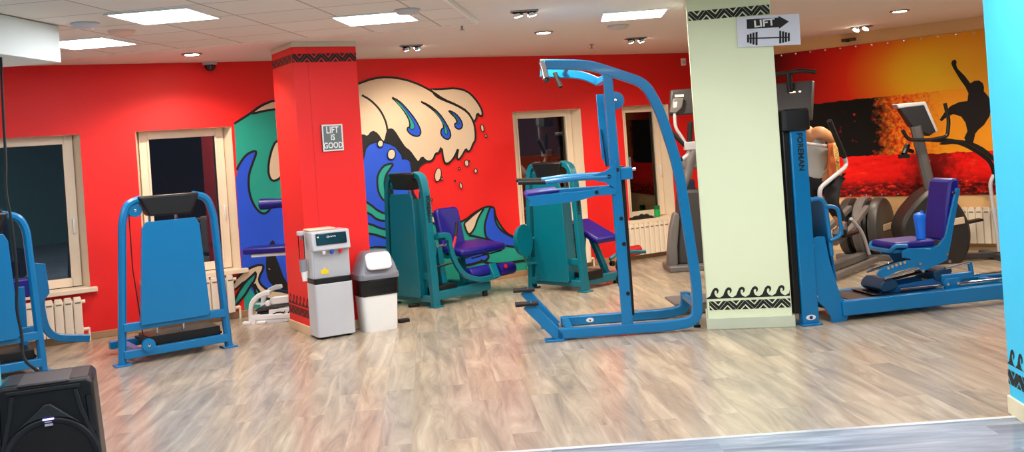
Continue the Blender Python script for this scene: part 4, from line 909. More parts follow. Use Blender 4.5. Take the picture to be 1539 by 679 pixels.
bm = B(); prism(bm, wq([(275, 330), (310, 315), (470, 295), (470, 370), (300, 392), (275, 380)]), .0, .06); obj('cross_rail', bm, WHITE, tW, bevel=.01)
bm = B(); prism(bm, wq([(105, 378), (230, 370), (230, 388), (110, 392)]), .0, .03); lathe(bm, [(.02, 0), (.03, .01), (.03, .07), (.02, .08)], (wq([(262, 385)])[0][0], -.03, wq([(262, 375)])[0][1]), (0, 1, 0), 14); obj('lever', bm, WHITE, tW)
bm = B(); bx(bm, -.05, .03, -.06, .01, 0, .03); bx(bm, .10, .19, -.07, .0, 0, .025); obj('foot', bm, WHITE, tW, bevel=.006)
bm = B(); bx(bm, .62, .70, .10, .18, .08, 1.30); obj('post', bm, WHITE, tW, bevel=.01)
bm = B(); bx(bm, -.02, .75, -.0, .28, .705, .77); obj('bench_pad', bm, NAVY, tW, bevel=.02)
bm = B(); bx(bm, .06, .70, .03, .25, .672, .705); obj('bench_support', bm, WHITE, tW, bevel=.006)
bm = B(); lathe(bm, [(.045, 0), (.058, .01), (.055, .12), (.048, .2), (.055, .3), (.058, .40), (.045, .41)], (.155, .14, 1.205), (1, 0, 0)); obj('roller_pad', bm, NAVY, tW)
bm = B(); cyl(bm, (.2, .14, 1.205), (.66, .14, 1.205), .018); obj('roller_bar', bm, CHROME, tW)

# ------------------------------------------------------------------ water dispenser
tP = thing('water_dispenser', 'silver floor-standing water dispenser with black control panel by the red column', 'water dispenser', (-1.866, 9.012, 0), 29)
wd = .36; dp = .265
bm = B(); prismz(bm, rrect(0, wd, 0, dp, .03), .02, .50); obj('lower_door', bm, SILVER, tP, bevel=.006)
bm = B(); prism(bm, [(.0, .545), (wd, .545), (wd, .98), (0, .98)], .045, dp); obj('body', bm, SILVER, tP, bevel=.012)
bm = B(); prismz(bm, rrect(.004, wd - .004, .004, dp - .01, .03), .50, .548); obj('middle_band', bm, BLACK, tP)
bm = B(); bx(bm, .012, wd - .012, .035, .06, .548, .80); obj('alcove_panel', bm, mat('silver_inset', (182, 184, 190), .35), tP, bevel=.004)
bm = B(); loft(bm, [[(0, .06, .80), (wd, .06, .80), (wd, -.015, .80), (0, -.015, .80)], [(0, .06, .98), (wd, .06, .98), (wd, .01, .98), (0, .01, .98)]]); hd = obj('head', bm, SILVER, tP, bevel=.014)
bm = B(); R = Matrix.Rotation(math.radians(-8), 3, 'X'); box(bm, (wd / 2, -.0045, .905), (.29, .012, .105), R); obj('control_panel', bm, GLOSSBLK, hd, bevel=.01)
bm = B(); stroke(bm, ell(.145, .925, .011, .008, 12), .004, 0, 0, True)
for k_, (h0, h1) in enumerate(((0, 1), (1, 0), (0, 1), (1, .2), (.2, 1), (1, 0))): stroke(bm, [(.162 + k_ * .010, .919 + .012 * h0), (.170 + k_ * .010, .919 + .012 * h1)], .0045, -.0002 * k_)
bm.transform(Tr(0, -.0135, 0)); obj('emblem', bm, WHITE, hd)
bm = B()
for k in range(3): box(bm, (wd / 2 - .03 + k * .035, -.0085, .893), (.008, .003, .008), R)
for k in range(4): box(bm, (.055, -.0085, .868 + k * .02), (.012, .003, .010), R)
obj('indicator_lights', bm, mat('indicator', (230, 230, 160), .4, emit=(240, 240, 170), estr=.6), hd)
for x, m_ in ((.10, BLUE), (.18, MBLUE), (.26, REDP)):
    bm = B(); cyl(bm, (x, .01, .80), (x, .01, .765), .012); bx(bm, x - .012, x + .012, -.02, .0, .775, .80); obj('tap', bm, m_ if x != .10 else WHITE, tP)
bm = B(); prism(bm, [(.075, .585), (.145, .585), (.145, .625), (.075, .625)], .0325, .0345); prism(bm, [(.095, .625), (.125, .625), (.110, .648)], .0325, .0345); obj('warning_label', bm, YELLOW, tP)
bm = B(); bx(bm, -.0, .25, .06, .255, .981, 1.0); obj('top_lid', bm, mat('beige_plastic', (236, 206, 178), .5), tP, bevel=.008)
bm = B()
for x in (.05, wd - .05):
    for y in (.05, dp - .05): cyl(bm, (x, y, 0), (x, y, .022), .02)
obj('feet', bm, BLACK, tP)
# cup holder beside it
cpv = at(456, 400, 9.12)
t = thing('cup_dispenser', 'tube cup dispenser holding white paper cups left of the water dispenser', 'cup dispenser', (cpv.x, cpv.y, cpv.z))
bm = B(); lathe(bm, [(.030, -.05), (.034, -.048), (.034, .06), (.030, .062), (0, .062)], (0, 0, 0)); obj('holder', bm, mat('cup_silver', (170, 170, 180), .3, metal=.5), t)
bm = B(); lathe(bm, [(.028, .055), (.028, .30), (.0, .30)], (-.005, .0, 0)); obj('clear_tube', bm, CLEAR, t)
bm = B(); lathe(bm, [(.036, .285), (.036, .315), (.03, .322), (0, .322)], (-.005, 0, 0)); obj('tube_cap', bm, LGREY, t)
bm = B(); lathe(bm, [(.022, -.135), (.030, -.052), (.030, -.045), (0, -.045)], (.006, 0, 0)); obj('paper_cups', bm, WHITE, t)
bm = B(); bx(bm, -.02, .012, .028, .06, .0, .03); bx(bm, -.02, .012, .028, .06, .24, .27); obj('bracket', bm, LGREY, t, bevel=.003)

# ------------------------------------------------------------------ swing-top bin
tN = thing('swing_top_bin', 'white bin with grey dome swing lid and black bag', 'bin', (-1.462, 9.19, 0), 27)
def taper(z, w0, w1, h): k = z / h; a = w0 + (w1 - w0) * k; return a
def ring(z, w_, d_, r=.05, cx=.17, cy=.15): return [(x, y, z) for x, y in rrect(cx - w_ / 2, cx + w_ / 2, cy - d_ * .45, cy + d_ * .45, r, 4)]
bm = B(); loft(bm, [ring(.0, .315, .27), ring(.01, .32, .275), ring(.42, .36, .31), ring(.44, .362, .312)]); obj('body', bm, WHITE, tN)
bm = B()
rs = []
random.seed(3)
for k, (z, w_, d_) in enumerate(((.325, .372, .322), (.335, .378, .330), (.36, .374, .325), (.40, .382, .334), (.44, .378, .328), (.475, .384, .336), (.50, .37, .32))):
    rs.append([(x + random.uniform(-.006, .006), y + random.uniform(-.006, .006), zz + (random.uniform(-.008, .008) if k < 6 else 0)) for x, y, zz in ring(z, w_, d_, .05)])
loft(bm, rs); obj('bag', bm, mat('black_bag', (10, 10, 11), .25, bump=.5, bscale=40), tN, sub=1)
bm = B(); loft(bm, [ring(.485, .395, .345), ring(.49, .40, .35), ring(.535, .395, .345), ring(.545, .375, .33), ring(.62, .335, .30), ring(.70, .27, .265), ring(.73, .24, .24), ring(.742, .2, .2)]); obj('dome_lid', bm, mat('grey_lid', (126, 126, 136), .25), tN)
bm = B(); loft(bm, [[(.165 - a, y - .008, z) for a in (.0,)] + [] for y, z in ()] if False else [ring(.0, .245, .185, .045, 0, 0), ring(.014, .24, .18, .045, 0, 0), ring(.022, .215, .155, .04, 0, 0)])
bm.transform(Tr(.165, .008, .652) @ Matrix.Rotation(math.radians(68), 4, 'X')); obj('swing_flap', bm, WHITE, tN)

# rubber feet or blocks on the floor nearby
for i, (x, y, l) in enumerate(((607, 484, 'small black rubber block on the floor right of the bin'), (622, 461, 'small black rubber block beside the leg extension tower'))):
    u_, v_ = uv(x, y); Y = FPX * CAMH / v_; bm = B(); bx(bm, -.055, .055, -.03, .03, 0, .035); o = obj('rubber_block', bm, RUBBER, loc=(u_ / FPX * Y, Y, 0), rotz=.4, bevel=.008); tag(o, l, 'block', 'black rubber floor blocks')

# ------------------------------------------------------------------ signs
t = thing('framed_sign', 'small grey framed wall sign reading LIFT IS GOOD', 'sign', (RCO[0] - wn_[0] * 0 + 0, RCO[1], 0), WA)
bm = B(); bx(bm, .230, .437, -.020, -.001, 1.70, 1.952); obj('frame', bm, mat('sign_frame', (222, 224, 218), .5), t, bevel=.003)
bm = B(); bx(bm, .2275, .232, -.019, -.001, 1.699, 1.951); obj('frame_side', bm, mat('dark_wood', (60, 20, 20), .6), t)
bm = B(); bx(bm, .245, .422, -.0215, -.019, 1.714, 1.938); obj('panel', bm, SLATE, t)
for s_, z_, sz in (('LIFT', 1.896, .088), ('IS', 1.828, .078), ('GOOD', 1.752, .078)):
    obj('lettering', text_bm(s_, sz, .0012, .0006, Tr(.333, -.0222, z_) @ FACE, sx=.78), WHITE, t)
# LIFT arrow sign in front of the pale column
ls = thing('lift_sign', 'white sign with LIFT arrow and barbell at the pale column top', 'sign', (PCO[0], PCO[1], 0), PA)
LSP = Plane(PCO, PA, -.02); lz = lambda p: [LSP(x, y) for x, y in zm(1020, 0, 5.66, p)]
c4 = lz([(492, 150), (1024, 115), (1038, 378), (505, 402)])
bm = B(); prism(bm, c4, -.022, -.012); obj('panel', bm, mat('sign_white', (226, 230, 244), .4, var=.02), ls)
bm = B(); prism(bm, lz([(577, 165), (848, 150), (848, 135), (938, 183), (855, 245), (853, 232), (580, 246)]), -.0235, -.0221); obj('arrow', bm, INK, ls)
lc_ = lz([(728, 198)])[0]; hz = abs(lz([(728, 170)])[0][1] - lz([(728, 228)])[0][1])
bm = text_bm('LIFT', hz * 1.42, .0022, .0006, Tr(lc_[0], -.0242, lc_[1]) @ Matrix.Rotation(math.radians(-2), 4, 'Y') @ FACE, sx=1.18); obj('lettering', bm, WHITE, ls)
bm = B(); prism(bm, lz([(590, 322), (940, 312), (940, 322), (590, 333)]), -.0235, -.0221)
for k, (x, h) in enumerate(((590, 33), (612, 42), (636, 50), (662, 56))): prism(bm, lz([(x - 9, 328 - h), (x + 9, 327 - h), (x + 9, 328 + h), (x - 9, 329 + h)]), -.0236, -.0221)
for k, (x, h) in enumerate(((864, 54), (888, 48), (912, 42), (936, 36))): prism(bm, lz([(x - 9, 316 - h), (x + 9, 315 - h), (x + 9, 315 + h), (x - 9, 316 + h)]), -.0236, -.0221)
obj('barbell_emblem', bm, INK, ls)

# ------------------------------------------------------------------ things on the sill
def onwall(x, y, off): 
    s_, z_ = Plane(W0, WA, off)(x, y); return Vector((W0[0] + wd_[0] * s_ - wd_[1] * off, W0[1] + wd_[1] * s_ + wd_[0] * off, z_))
p_ = onwall(988, 325, .03); t = thing('green_bottle', 'green plastic bottle on the window sill above the radiator', 'bottle', (p_.x, p_.y, WZ0 + .013))
bm = B(); lathe(bm, [(.034, 0), (.040, .005), (.040, .085), (.036, .10), (.038, .105)], (0, 0, 0)); obj('cup', bm, GREENP, t); bm = B(); lathe(bm, [(.042, .105), (.042, .145), (.034, .155), (0, .157)], (0, 0, 0)); obj('lid', bm, mat('dark_green_plastic', (10, 110, 60), .4), t)
p_ = onwall(964, 326, .03)
bm = B(); bmesh.ops.create_grid(bm, x_segments=22, y_segments=10, size=1)
for v in bm.verts:
    x, y = v.co.x, v.co.y; r = max(0, 1 - (x * x * .9 + y * y)); v.co = Vector((x * .19, y * .07, .006 + .055 * math.sqrt(r) * (.6 + .4 * math.sin(x * 5 + y * 3)) + .008 * math.sin(x * 17)))
r_ = bmesh.ops.extrude_face_region(bm, geom=bm.faces[:]); 
for v in r_['geom']:
    if isinstance(v, bmesh.types.BMVert): v.co.z = .001
bmesh.ops.recalc_face_normals(bm, faces=bm.faces)
tag(obj('black_cloth', bm, CLOTHB, loc=(p_.x, p_.y, WZ0 + .013), rotz=math.radians(WA)), 'crumpled black cloth on the window sill beside the green bottle', 'cloth')

# ------------------------------------------------------------------ floor loudspeaker with cable
SPO = (-2.685, 5.02)
tS = thing('loudspeaker', 'black moulded loudspeaker standing on the floor at lower left', 'loudspeaker', (SPO[0], SPO[1], 0), 20)
SW, SH, SD = .475, .60, .36
bm = B(); prism(bm, [(-.03, 0), (SW + .01, 0), (SW - .02, SH - .02), (SW - .045, SH), (.02, SH), (-.005, SH - .025)], .03, SD); obj('cabinet', bm, BLACK, tS, bevel=.02)
bm = B(); prism(bm, [(-.03, .01), (SW + .01, .01), (SW - .02, SH - .025), (SW - .05, SH - .004), (.025, SH - .004), (-.005, SH - .03)], .0, .035)
fr_ = obj('baffle', bm, mat('baffle_black', (11, 12, 13), .5, bump=.2), tS, bevel=.012)
bm = B(); bx(bm, .10, SW - .13, -.006, .30, SH - .012, SH + .004); obj('carry_handle', bm, DGREY, tS, bevel=.008)
cx_, cz_ = SW / 2 - .0, .185
bm = B(); lathe(bm, [(.205, 0), (.232, .004), (.236, .014), (.228, .018), (.21, .012), (.2, .0)], (cx_, 0, cz_), (0, -1, 0), 48); obj('woofer_ring', bm, MATS['lip_black'] if 'lip_black' in MATS else mat('lip_black', (30, 32, 34), .45), fr_)
bm = B(); lathe(bm, [(.205, -.004), (.205, .006), (.15, .013), (.0, .018)], (cx_, 0, cz_), (0, -1, 0), 48); obj('woofer_grille', bm, mat('grille_black', (4, 4, 5), .7, bump=.6, bscale=260), fr_)
# horn: recessed trapezoid with flared lips and a ridge in the middle
def ribbon(pts, wdt, name, m, par):
    bm = B(); sweep(bm, pts, rect(wdt, .012, .004), (0, 1, 0)); obj(name, bm, m, par)
ribbon([(.075, -.004, SH - .05), (.06, -.008, .45), (.01, -.006, .24)], .022, 'horn_lip', mat('lip_black', (30, 32, 34), .45), fr_); ribbon([(SW - .105, -.004, SH - .05), (SW - .085, -.008, .45), (SW - .015, -.006, .24)], .022, 'horn_lip', mat('lip_black', (30, 32, 34), .45), fr_)
ribbon([(.05, -.004, SH - .035), (SW - .08, -.004, SH - .035)], .02, 'horn_lip', mat('lip_black', (30, 32, 34), .45), fr_)
ribbon([(.005, -.002, SH - .09), (.0, -.002, .30)], .03, 'port_slot', GLOSSBLK, fr_); ribbon([(SW - .045, -.002, SH - .09), (SW - .03, -.002, .32)], .03, 'port_slot', GLOSSBLK, fr_)
bm = B(); a3 = [(a_, b_ - .055) for a_, b_ in [(cx_ - .015, .545), (cx_ + .015, .545), (cx_ + .15, .43), (cx_ + .10, .462), (cx_ + .05, .476), (cx_, .48), (cx_ - .05, .476), (cx_ - .10, .462), (cx_ - .15, .43)]]
prism(bm, a3, -.022, .004); obj('horn_ridge', bm, mat('ridge_black', (38, 42, 44), .4), fr_, bevel=.006)
bm = B(); prism(bm, rrect(cx_ - .027, cx_ + .027, .413, .421, .003, 2), -.026, -.021); obj('power_light', bm, E_LED, fr_)
bm = B(); prism(bm, [(cx_ - .018, .382), (cx_ + .02, .382), (cx_ + .02, .393), (cx_ - .018, .393)], -.022, -.016); prism(bm, [(cx_ - .018, .400), (cx_ + .016, .400), (cx_ + .016, .404), (cx_ - .018, .404)], -.022, -.016); obj('badge', bm, LGREY, fr_)
bm = B()
cp = [at(x, y, Y) for x, y, Y in ((2, 100, 6.55), (4, 150, 6.4), (7, 210, 6.2), (9, 245, 6.1), (8, 285, 6.0), (16, 325, 5.9), (21, 360, 5.85), (26, 420, 5.8), (24, 465, 5.78), (34, 505, 5.75), (33, 540, 5.68))] 
cp = [Vector((cp[0].x, cp[0].y, 2.45))] + cp + [Vector((-2.63, 5.55, .50)), Vector((-2.60, 5.52, .40))]
tube(bm, fillet(cp, .15, 4), .009, 8); tag(obj('audio_cable', bm, RUBBER), 'black cable hanging from the white beam down to the loudspeaker', 'cable')

# ------------------------------------------------------------------ ellipticals
def gbox(bm, pts8): pass
# elliptical trainer with the person on it
G2O = (4.0, 11.7); G2A = math.degrees(math.atan2(-.78, -.62))
tG = thing('elliptical_trainer', 'grey elliptical trainer with drum housing, ridden by the person', 'elliptical trainer', (G2O[0], G2O[1], 0), G2A, 'grey cardio machines')
def drum(t, r, hw, zc, x=0, badge=True, y0=0):
    for sy in (-1, 1):
        bm = B(); lathe(bm, [(r * .75, 0), (r, .02), (r, .10), (r * .96, .12), (r * .80, .14), (r * .45, .145), (0, .145)], (x, y0 + sy * (hw - .14), zc), (0, sy, 0), 40); d = obj('drum_cover', bm, mat('drum_grey', (66, 62, 60), .42), t)
        if badge:
            bm = B(); bx(bm, x - .17, x + .17, y0 + sy * (hw + .002), y0 + sy * (hw + .014), zc - .035, zc + .04); obj('badge', bm, mat('badge_beige', (206, 186, 160), .4), d, bevel=.006)
    bm = B(); lathe(bm, [(r * .86, 0), (r * .90, .01), (r * .90, 2 * (hw - .14) - .01), (r * .86, 2 * (hw - .14))], (x, y0 - (hw - .14), zc), (0, 1, 0), 40); obj('drum_core', bm, BLACK, t)
drum(tG, .345, .25, .375, x=-.20)
bm = B(); lathe(bm, [(.352, 0), (.360, .02), (.360, .08), (.345, .1)], (-.20, -.05, .375), (0, 1, 0), 40); obj('drum_band', bm, MGREY, tG)
for sy in (-1, 1):
    bm = B(); rtube(bm, fillet([(.02, sy * .10, .62), (.75, sy * .14, .42), (1.25, sy * .16, .36)], .2), .06, .06, (0, 1, 0)); l_ = obj('pedal_link', bm, MGREY, tG)
    bm = B(); box(bm, (.98, sy * .19, .42), (.40, .15, .03)); box(bm, (1.16, sy * .19, .46), (.03, .15, .07)); obj('pedal', bm, BLACK, l_, bevel=.008)
    bm = B(); tube(bm, fillet([(.62, sy * .30, .16), (.78, sy * .30, .42), (1.1, sy * .30, .60)], .12), .018); obj('lower_link', bm, LGREY, tG)
bm = B(); bx(bm, .0, 2.0, -.06, .06, .02, .10); bx(bm, -.1, .0, -.32, .32, .0, .07); bx(bm, 1.9, 2.02, -.32, .32, .0, .07); bx(bm, .3, 1.9, .24, .30, .03, .09); bx(bm, .3, 1.9, -.30, -.24, .03, .09); obj('base_frame', bm, MGREY, tG, bevel=.012)
bm = B(); prism(bm, [(1.45, .06), (2.05, .06), (2.0, .45), (1.9, .8), (1.78, .8), (1.55, .42)], -.12, .12); obj('front_housing', bm, DGREY, tG, bevel=.03)
bm = B(); tube(bm, fillet([(1.86, 0, .75), (1.80, 0, 1.25), (1.74, 0, 1.62)], .2), .05, 16); obj('mast', bm, MGREY, tG)
bm = B(); R = Matrix.Rotation(math.radians(-18), 3, 'Y'); box(bm, (1.74, 0, 1.88), (.07, .46, .42), R); cs = obj('console', bm, DGREY, tG, bevel=.02)
bm = B(); box(bm, (1.702, 0, 1.875), (.012, .36, .24), R); obj('screen', bm, GLOSSBLK, cs, bevel=.004)
bm = B(); box(bm, (1.752, .02, 1.98), (.012, .06, .012), R); box(bm, (1.752, .10, 1.98), (.012, .02, .012), R); obj('indicator', bm, E_DISP, cs)
bm = B(); tube(bm, fillet([(1.80, .30, 2.16), (1.78, .15, 2.19), (1.76, -.30, 2.17)], .05), .022); cyl(bm, (1.76, 0, 1.98), (1.77, 0, 2.19), .03); obj('top_bar', bm, BLACK, tG)
GP3 = Plane(G2O, G2A, .34)
g8 = lambda p: [GP3(x, y) for x, y in zm(1205, 170, 4.85, p)]
hp = [(q[0], .34, q[1]) for q in g8([(200, 55), (235, 140), (310, 318), (326, 370), (310, 400), (150, 530), (130, 560), (135, 679)])]
bm = B(); tube(bm, fillet(hp[2:], [.06, .06, .05, .1, .05][:len(hp) - 4], 6), .022); ha = obj('moving_handle', bm, LGREY, tG)
bm = B(); tube(bm, [hp[0], hp[1], hp[2]], .028); obj('handle_grip', bm, RUBBER, ha)
bm = B(); tube(bm, [(a, -.34, c) for a, b, c in fillet(hp[2:], .06, 6)], .022); ha2 = obj('moving_handle', bm, LGREY, tG)
bm = B(); tube(bm, [(hp[0][0] + .25, -.34, hp[0][2]), (hp[1][0] + .15, -.34, hp[1][2]), (hp[2][0], -.34, hp[2][2])], .028); obj('handle_grip', bm, RUBBER, ha2)
bp_ = hp[-1]; bm = B(); prism(bm, rrect(bp_[0] - .06, bp_[0] + .06, bp_[2] - .14, bp_[2] + .10, .04), .29, .37); cyl(bm, (bp_[0], -.37, bp_[2]), (bp_[0], .37, bp_[2]), .03); obj('handle_pivot', bm, MGREY, tG, bevel=.01)
GPF = Plane(G2O, G2A, .22)
f8 = lambda p: [GPF(x, y) for x, y in zm(1205, 170, 4.85, p)]
fb = f8([(185, 240), (40, 224)])
bm = B(); tube(bm, fillet([(fb[0][0], .22, fb[0][1]), (fb[1][0], .22, fb[1][1] + .0), (1.78, .10, fb[1][1] + .02), (1.78, -.10, fb[1][1] + .02), (fb[1][0], -.22, fb[1][1]), (fb[0][0], -.22, fb[0][1])], .06), .018); obj('fixed_handle', bm, LGREY, tG)
# towel over the fixed handle
tw = f8([(170, 236), (240, 228), (265, 410), (245, 455), (178, 475), (172, 340)])
bm = B()
cols, rows = 14, 12
def bil(u, v):
    top = (tw[0][0] + (tw[1][0] - tw[0][0]) * u, tw[0][1] + (tw[1][1] - tw[0][1]) * u); bot = (tw[4][0] + (tw[2][0] - tw[4][0]) * u, tw[4][1] + (tw[3][1] - tw[4][1]) * u)
    return (top[0] + (bot[0] - top[0]) * v, top[1] + (bot[1] - top[1]) * v)
g = []
for r_i in range(rows + 1):
    row = []
    for c_i in range(cols + 1):
        u_, v_ = c_i / cols, r_i / rows; q = bil(u_, v_); row.append(bm.verts.new((q[0], .245 + .012 * math.sin(u_ * 16) * (.3 + v_) + .005 * math.sin(v_ * 9 + u_ * 5), q[1] + (.02 if r_i == 0 else 0))))
    g.append(row)
for r_i in range(rows):
    for c_i in range(cols):
        f_ = bm.faces.new((g[r_i][c_i], g[r_i][c_i + 1], g[r_i + 1][c_i + 1], g[r_i + 1][c_i])); f_.material_index = 0 if c_i < 7 else 1
def leopard():
    m = bpy.data.materials.new('leopard_towel'); m.use_nodes = True; nt = m.node_tree; b = nt.nodes['Principled BSDF']; tc = nt.nodes.new('ShaderNodeTexCoord'); v = nt.nodes.new('ShaderNodeTexVoronoi'); v.inputs['Scale'].default_value = 34
    r = nt.nodes.new('ShaderNodeValToRGB'); r.color_ramp.elements[0].position = .28; r.color_ramp.elements[0].color = lin((226, 176, 96)); r.color_ramp.elements[1].position = .36; r.color_ramp.elements[1].color = lin((60, 34, 16)); e = r.color_ramp.elements.new(.6); e.color = lin((226, 180, 104))
    nt.links.new(tc.outputs['Object'], v.inputs['Vector']); nt.links.new(v.outputs['Distance'], r.inputs[0]); nt.links.new(r.outputs[0], b.inputs['Base Color']); b.inputs['Roughness'].default_value = .9; return m
o = obj('towel', bm, [mat('rust_towel', (178, 84, 36), .9, bump=.4), leopard()], loc=(G2O[0], G2O[1], 0), rotz=math.radians(G2A)); s_ = o.modifiers.new('thickness', 'SOLIDIFY'); s_.thickness = .008; s_.offset = 0
tag(o, 'rust and leopard print towel hung over the elliptical handle', 'towel')

# ------------------------------------------------------------------ person leaning on the elliptical
def skin_obj(name, verts, edges_, radii, m, parent=None, sub=2, root=0):
    me = bpy.data.meshes.new(name); me.from_pydata([tuple(v) for v in verts], edges_, []); me.materials.append(m)
    o = bpy.data.objects.new(name, me); COL.objects.link(o)
    if parent: o.parent = parent
    md = o.modifiers.new('skin', 'SKIN'); md.use_smooth_shade = True
    for i, r in enumerate(radii):
        sv = me.skin_vertices[0].data[i]; sv.radius = (r, r) if not isinstance(r, tuple) else r; sv.use_root = (i == root)
    s = o.modifiers.new('subdivision', 'SUBSURF'); s.levels = sub; s.render_levels = sub
    return o
ga = math.radians(G2A); gm = Vector((math.cos(ga), math.sin(ga), 0)); gn = Vector((-math.sin(ga), math.cos(ga), 0)); g0 = Vector((G2O[0], G2O[1], 0))
def gl(x, y, z): return Vector((x, y, z))          # person built in the trainer's axes: x forward, y to the person's left
per = thing('person', 'person in white tank top and black trousers leaning forward on the elliptical', 'person', (G2O[0], G2O[1], 0), G2A)
J = dict(pel=gl(1.03, .0, 1.06), wai=gl(1.12, 0, 1.20), che=gl(1.30, 0, 1.39), nb=gl(1.44, 0, 1.535), nk=gl(1.50, 0, 1.60), hd=gl(1.57, 0, 1.68), ht=gl(1.58, 0, 1.78),
         ls=gl(1.44, .18, 1.55), le=gl(1.15, .20, 1.425), lw=gl(1.21, .16, 1.19), lh=gl(1.24, .145, 1.13), rs=gl(1.44, -.18, 1.54), re=gl(1.38, -.34, 1.32), rw=gl(1.56, -.26, 1.39), rh=gl(1.62, -.24, 1.405),
         lhp=gl(1.03, .10, .99), lk=gl(1.26, .16, .78), la=gl(1.08, .19, .52), lt=gl(1.20, .19, .475), rhp=gl(1.03, -.10, .99), rk=gl(1.18, -.15, .74), ra=gl(1.0, -.19, .52), rt=gl(1.12, -.19, .475))
names = list(J); idx = {n: i for i, n in enumerate(names)}
E_ = [('pel', 'wai'), ('wai', 'che'), ('che', 'nb'), ('nb', 'nk'), ('nk', 'hd'), ('hd', 'ht'), ('nb', 'ls'), ('ls', 'le'), ('le', 'lw'), ('lw', 'lh'), ('nb', 'rs'), ('rs', 're'), ('re', 'rw'), ('rw', 'rh'), ('pel', 'lhp'), ('lhp', 'lk'), ('lk', 'la'), ('la', 'lt'), ('pel', 'rhp'), ('rhp', 'rk'), ('rk', 'ra'), ('ra', 'rt')]
Rr = dict(pel=(.15, .12), wai=(.135, .105), che=(.15, .11), nb=.07, nk=.052, hd=(.082, .095), ht=.06, ls=.07, le=.05, lw=.03, lh=.034, rs=.062, re=.042, rw=.029, rh=.034, lhp=.09, lk=.06, la=.042, lt=.03, rhp=.09, rk=.06, ra=.042, rt=.03)
# hands: palm plus five short fingers
V = [J[n] for n in names]; Rad = [Rr[n] for n in names]; EE = [(idx[a], idx[b]) for a, b in E_]
for hn, sy in (('lh', 1), ('rh', -1)):
    base = J[hn]; d = (J[hn] - J['lw' if sy > 0 else 'rw']).normalized()
    for k, (ln, off) in enumerate(((.075, -.03), (.085, -.01), (.08, .01), (.062, .03))):
        p1 = base + d * .035 + Vector((0, 0, off)); p2 = p1 + d * ln * .55 + Vector((0, -sy * .012, 0)); p3 = p2 + d * ln * .15 + Vector((0, -sy * .03, -.005))
        i0 = len(V); V += [p1, p2, p3]; Rad += [.011, .0095, .008]; EE += [(idx[hn], i0), (i0, i0 + 1), (i0 + 1, i0 + 2)]
    p1 = base + Vector((0, -sy * .02, .035)); p2 = p1 + d * .035 + Vector((0, -sy * .02, .01)); i0 = len(V); V += [p1, p2]; Rad += [.013, .010]; EE += [(idx[hn], i0), (i0, i0 + 1)]
# nose and ears grow from the head
for q, r in ((J['hd'] + gl(.10, 0, .0), .014), (J['hd'] + gl(-.005, .088, .01), .016), (J['hd'] + gl(-.005, -.088, .01), .016)):
    i0 = len(V); V.append(q); Rad.append(r); EE.append((idx['hd'], i0))
skin_obj('body', V, EE, Rad, SKIN, per)
def sub_skin(name, ns, es, rad, m, extra=None):
    vs = [J[n] if isinstance(n, str) else n for n in ns]; return skin_obj(name, vs, es, rad, m, per)
sub_skin('tank_top', [J['pel'] + gl(-.01, 0, -.03), 'wai', 'che', J['nb'] + gl(-.02, 0, -.03), J['nb'] + gl(-.015, .10, .005), J['nb'] + gl(-.015, -.10, .005)], [(0, 1), (1, 2), (2, 3), (3, 4), (3, 5)], [(.175, .14), (.158, .128), (.165, .125), (.10, .08), .055, .055], SHIRT)
sub_skin('trousers', [J['pel'] + gl(0, 0, .01), 'lhp', 'lk', J['la'] + gl(0, 0, .05), 'rhp', 'rk', J['ra'] + gl(0, 0, .05)], [(0, 1), (1, 2), (2, 3), (0, 4), (4, 5), (5, 6)], [(.165, .132), .108, .078, .058, .108, .078, .058], PANTS)
bm = B(); bmesh.ops.create_uvsphere(bm, u_segments=20, v_segments=12, radius=.105)
bmesh.ops.delete(bm, geom=[v for v in bm.verts if v.co.z < -.055 or (v.co.x > .055 and v.co.z < .035)], context='VERTS'); bm.transform(Tr(*(J['hd'] + gl(-.012, 0, .035)))); h_ = obj('hair', bm, HAIR, per); sm_ = h_.modifiers.new('thickness', 'SOLIDIFY'); sm_.thickness = .012
bm = B()
for sy in (-1, 1):
    for dx_ in (.072,):
        bmesh.ops.create_uvsphere(bm, u_segments=10, v_segments=8, radius=.012, matrix=Tr(*(J['hd'] + gl(.076, sy * .032, .022))))
obj('eyes', bm, BLACK, per)
bm = B(); box(bm, J['hd'] + gl(.082, 0, -.045), (.012, .045, .010)); obj('mouth', bm, mat('lips', (170, 90, 80), .5), per, bevel=.003)
for sd in ('l', 'r'):
    a_, t_ = J[sd + 'a'], J[sd + 't']; d = gl(1, 0, 0)
    bm = B(); zf = .436; loft(bm, [[(a_.x - .07 + x, a_.y + y, zf + z) for x, y in rrect(0, L_, -w_, w_, .03, 3)] for z, L_, w_ in ((0, .27, .045), (.02, .275, .048), (.05, .25, .045), (.085, .13, .042), (.12, .10, .04))]); obj('shoe', bm, mat('shoe_grey', (90, 90, 100), .7), per)

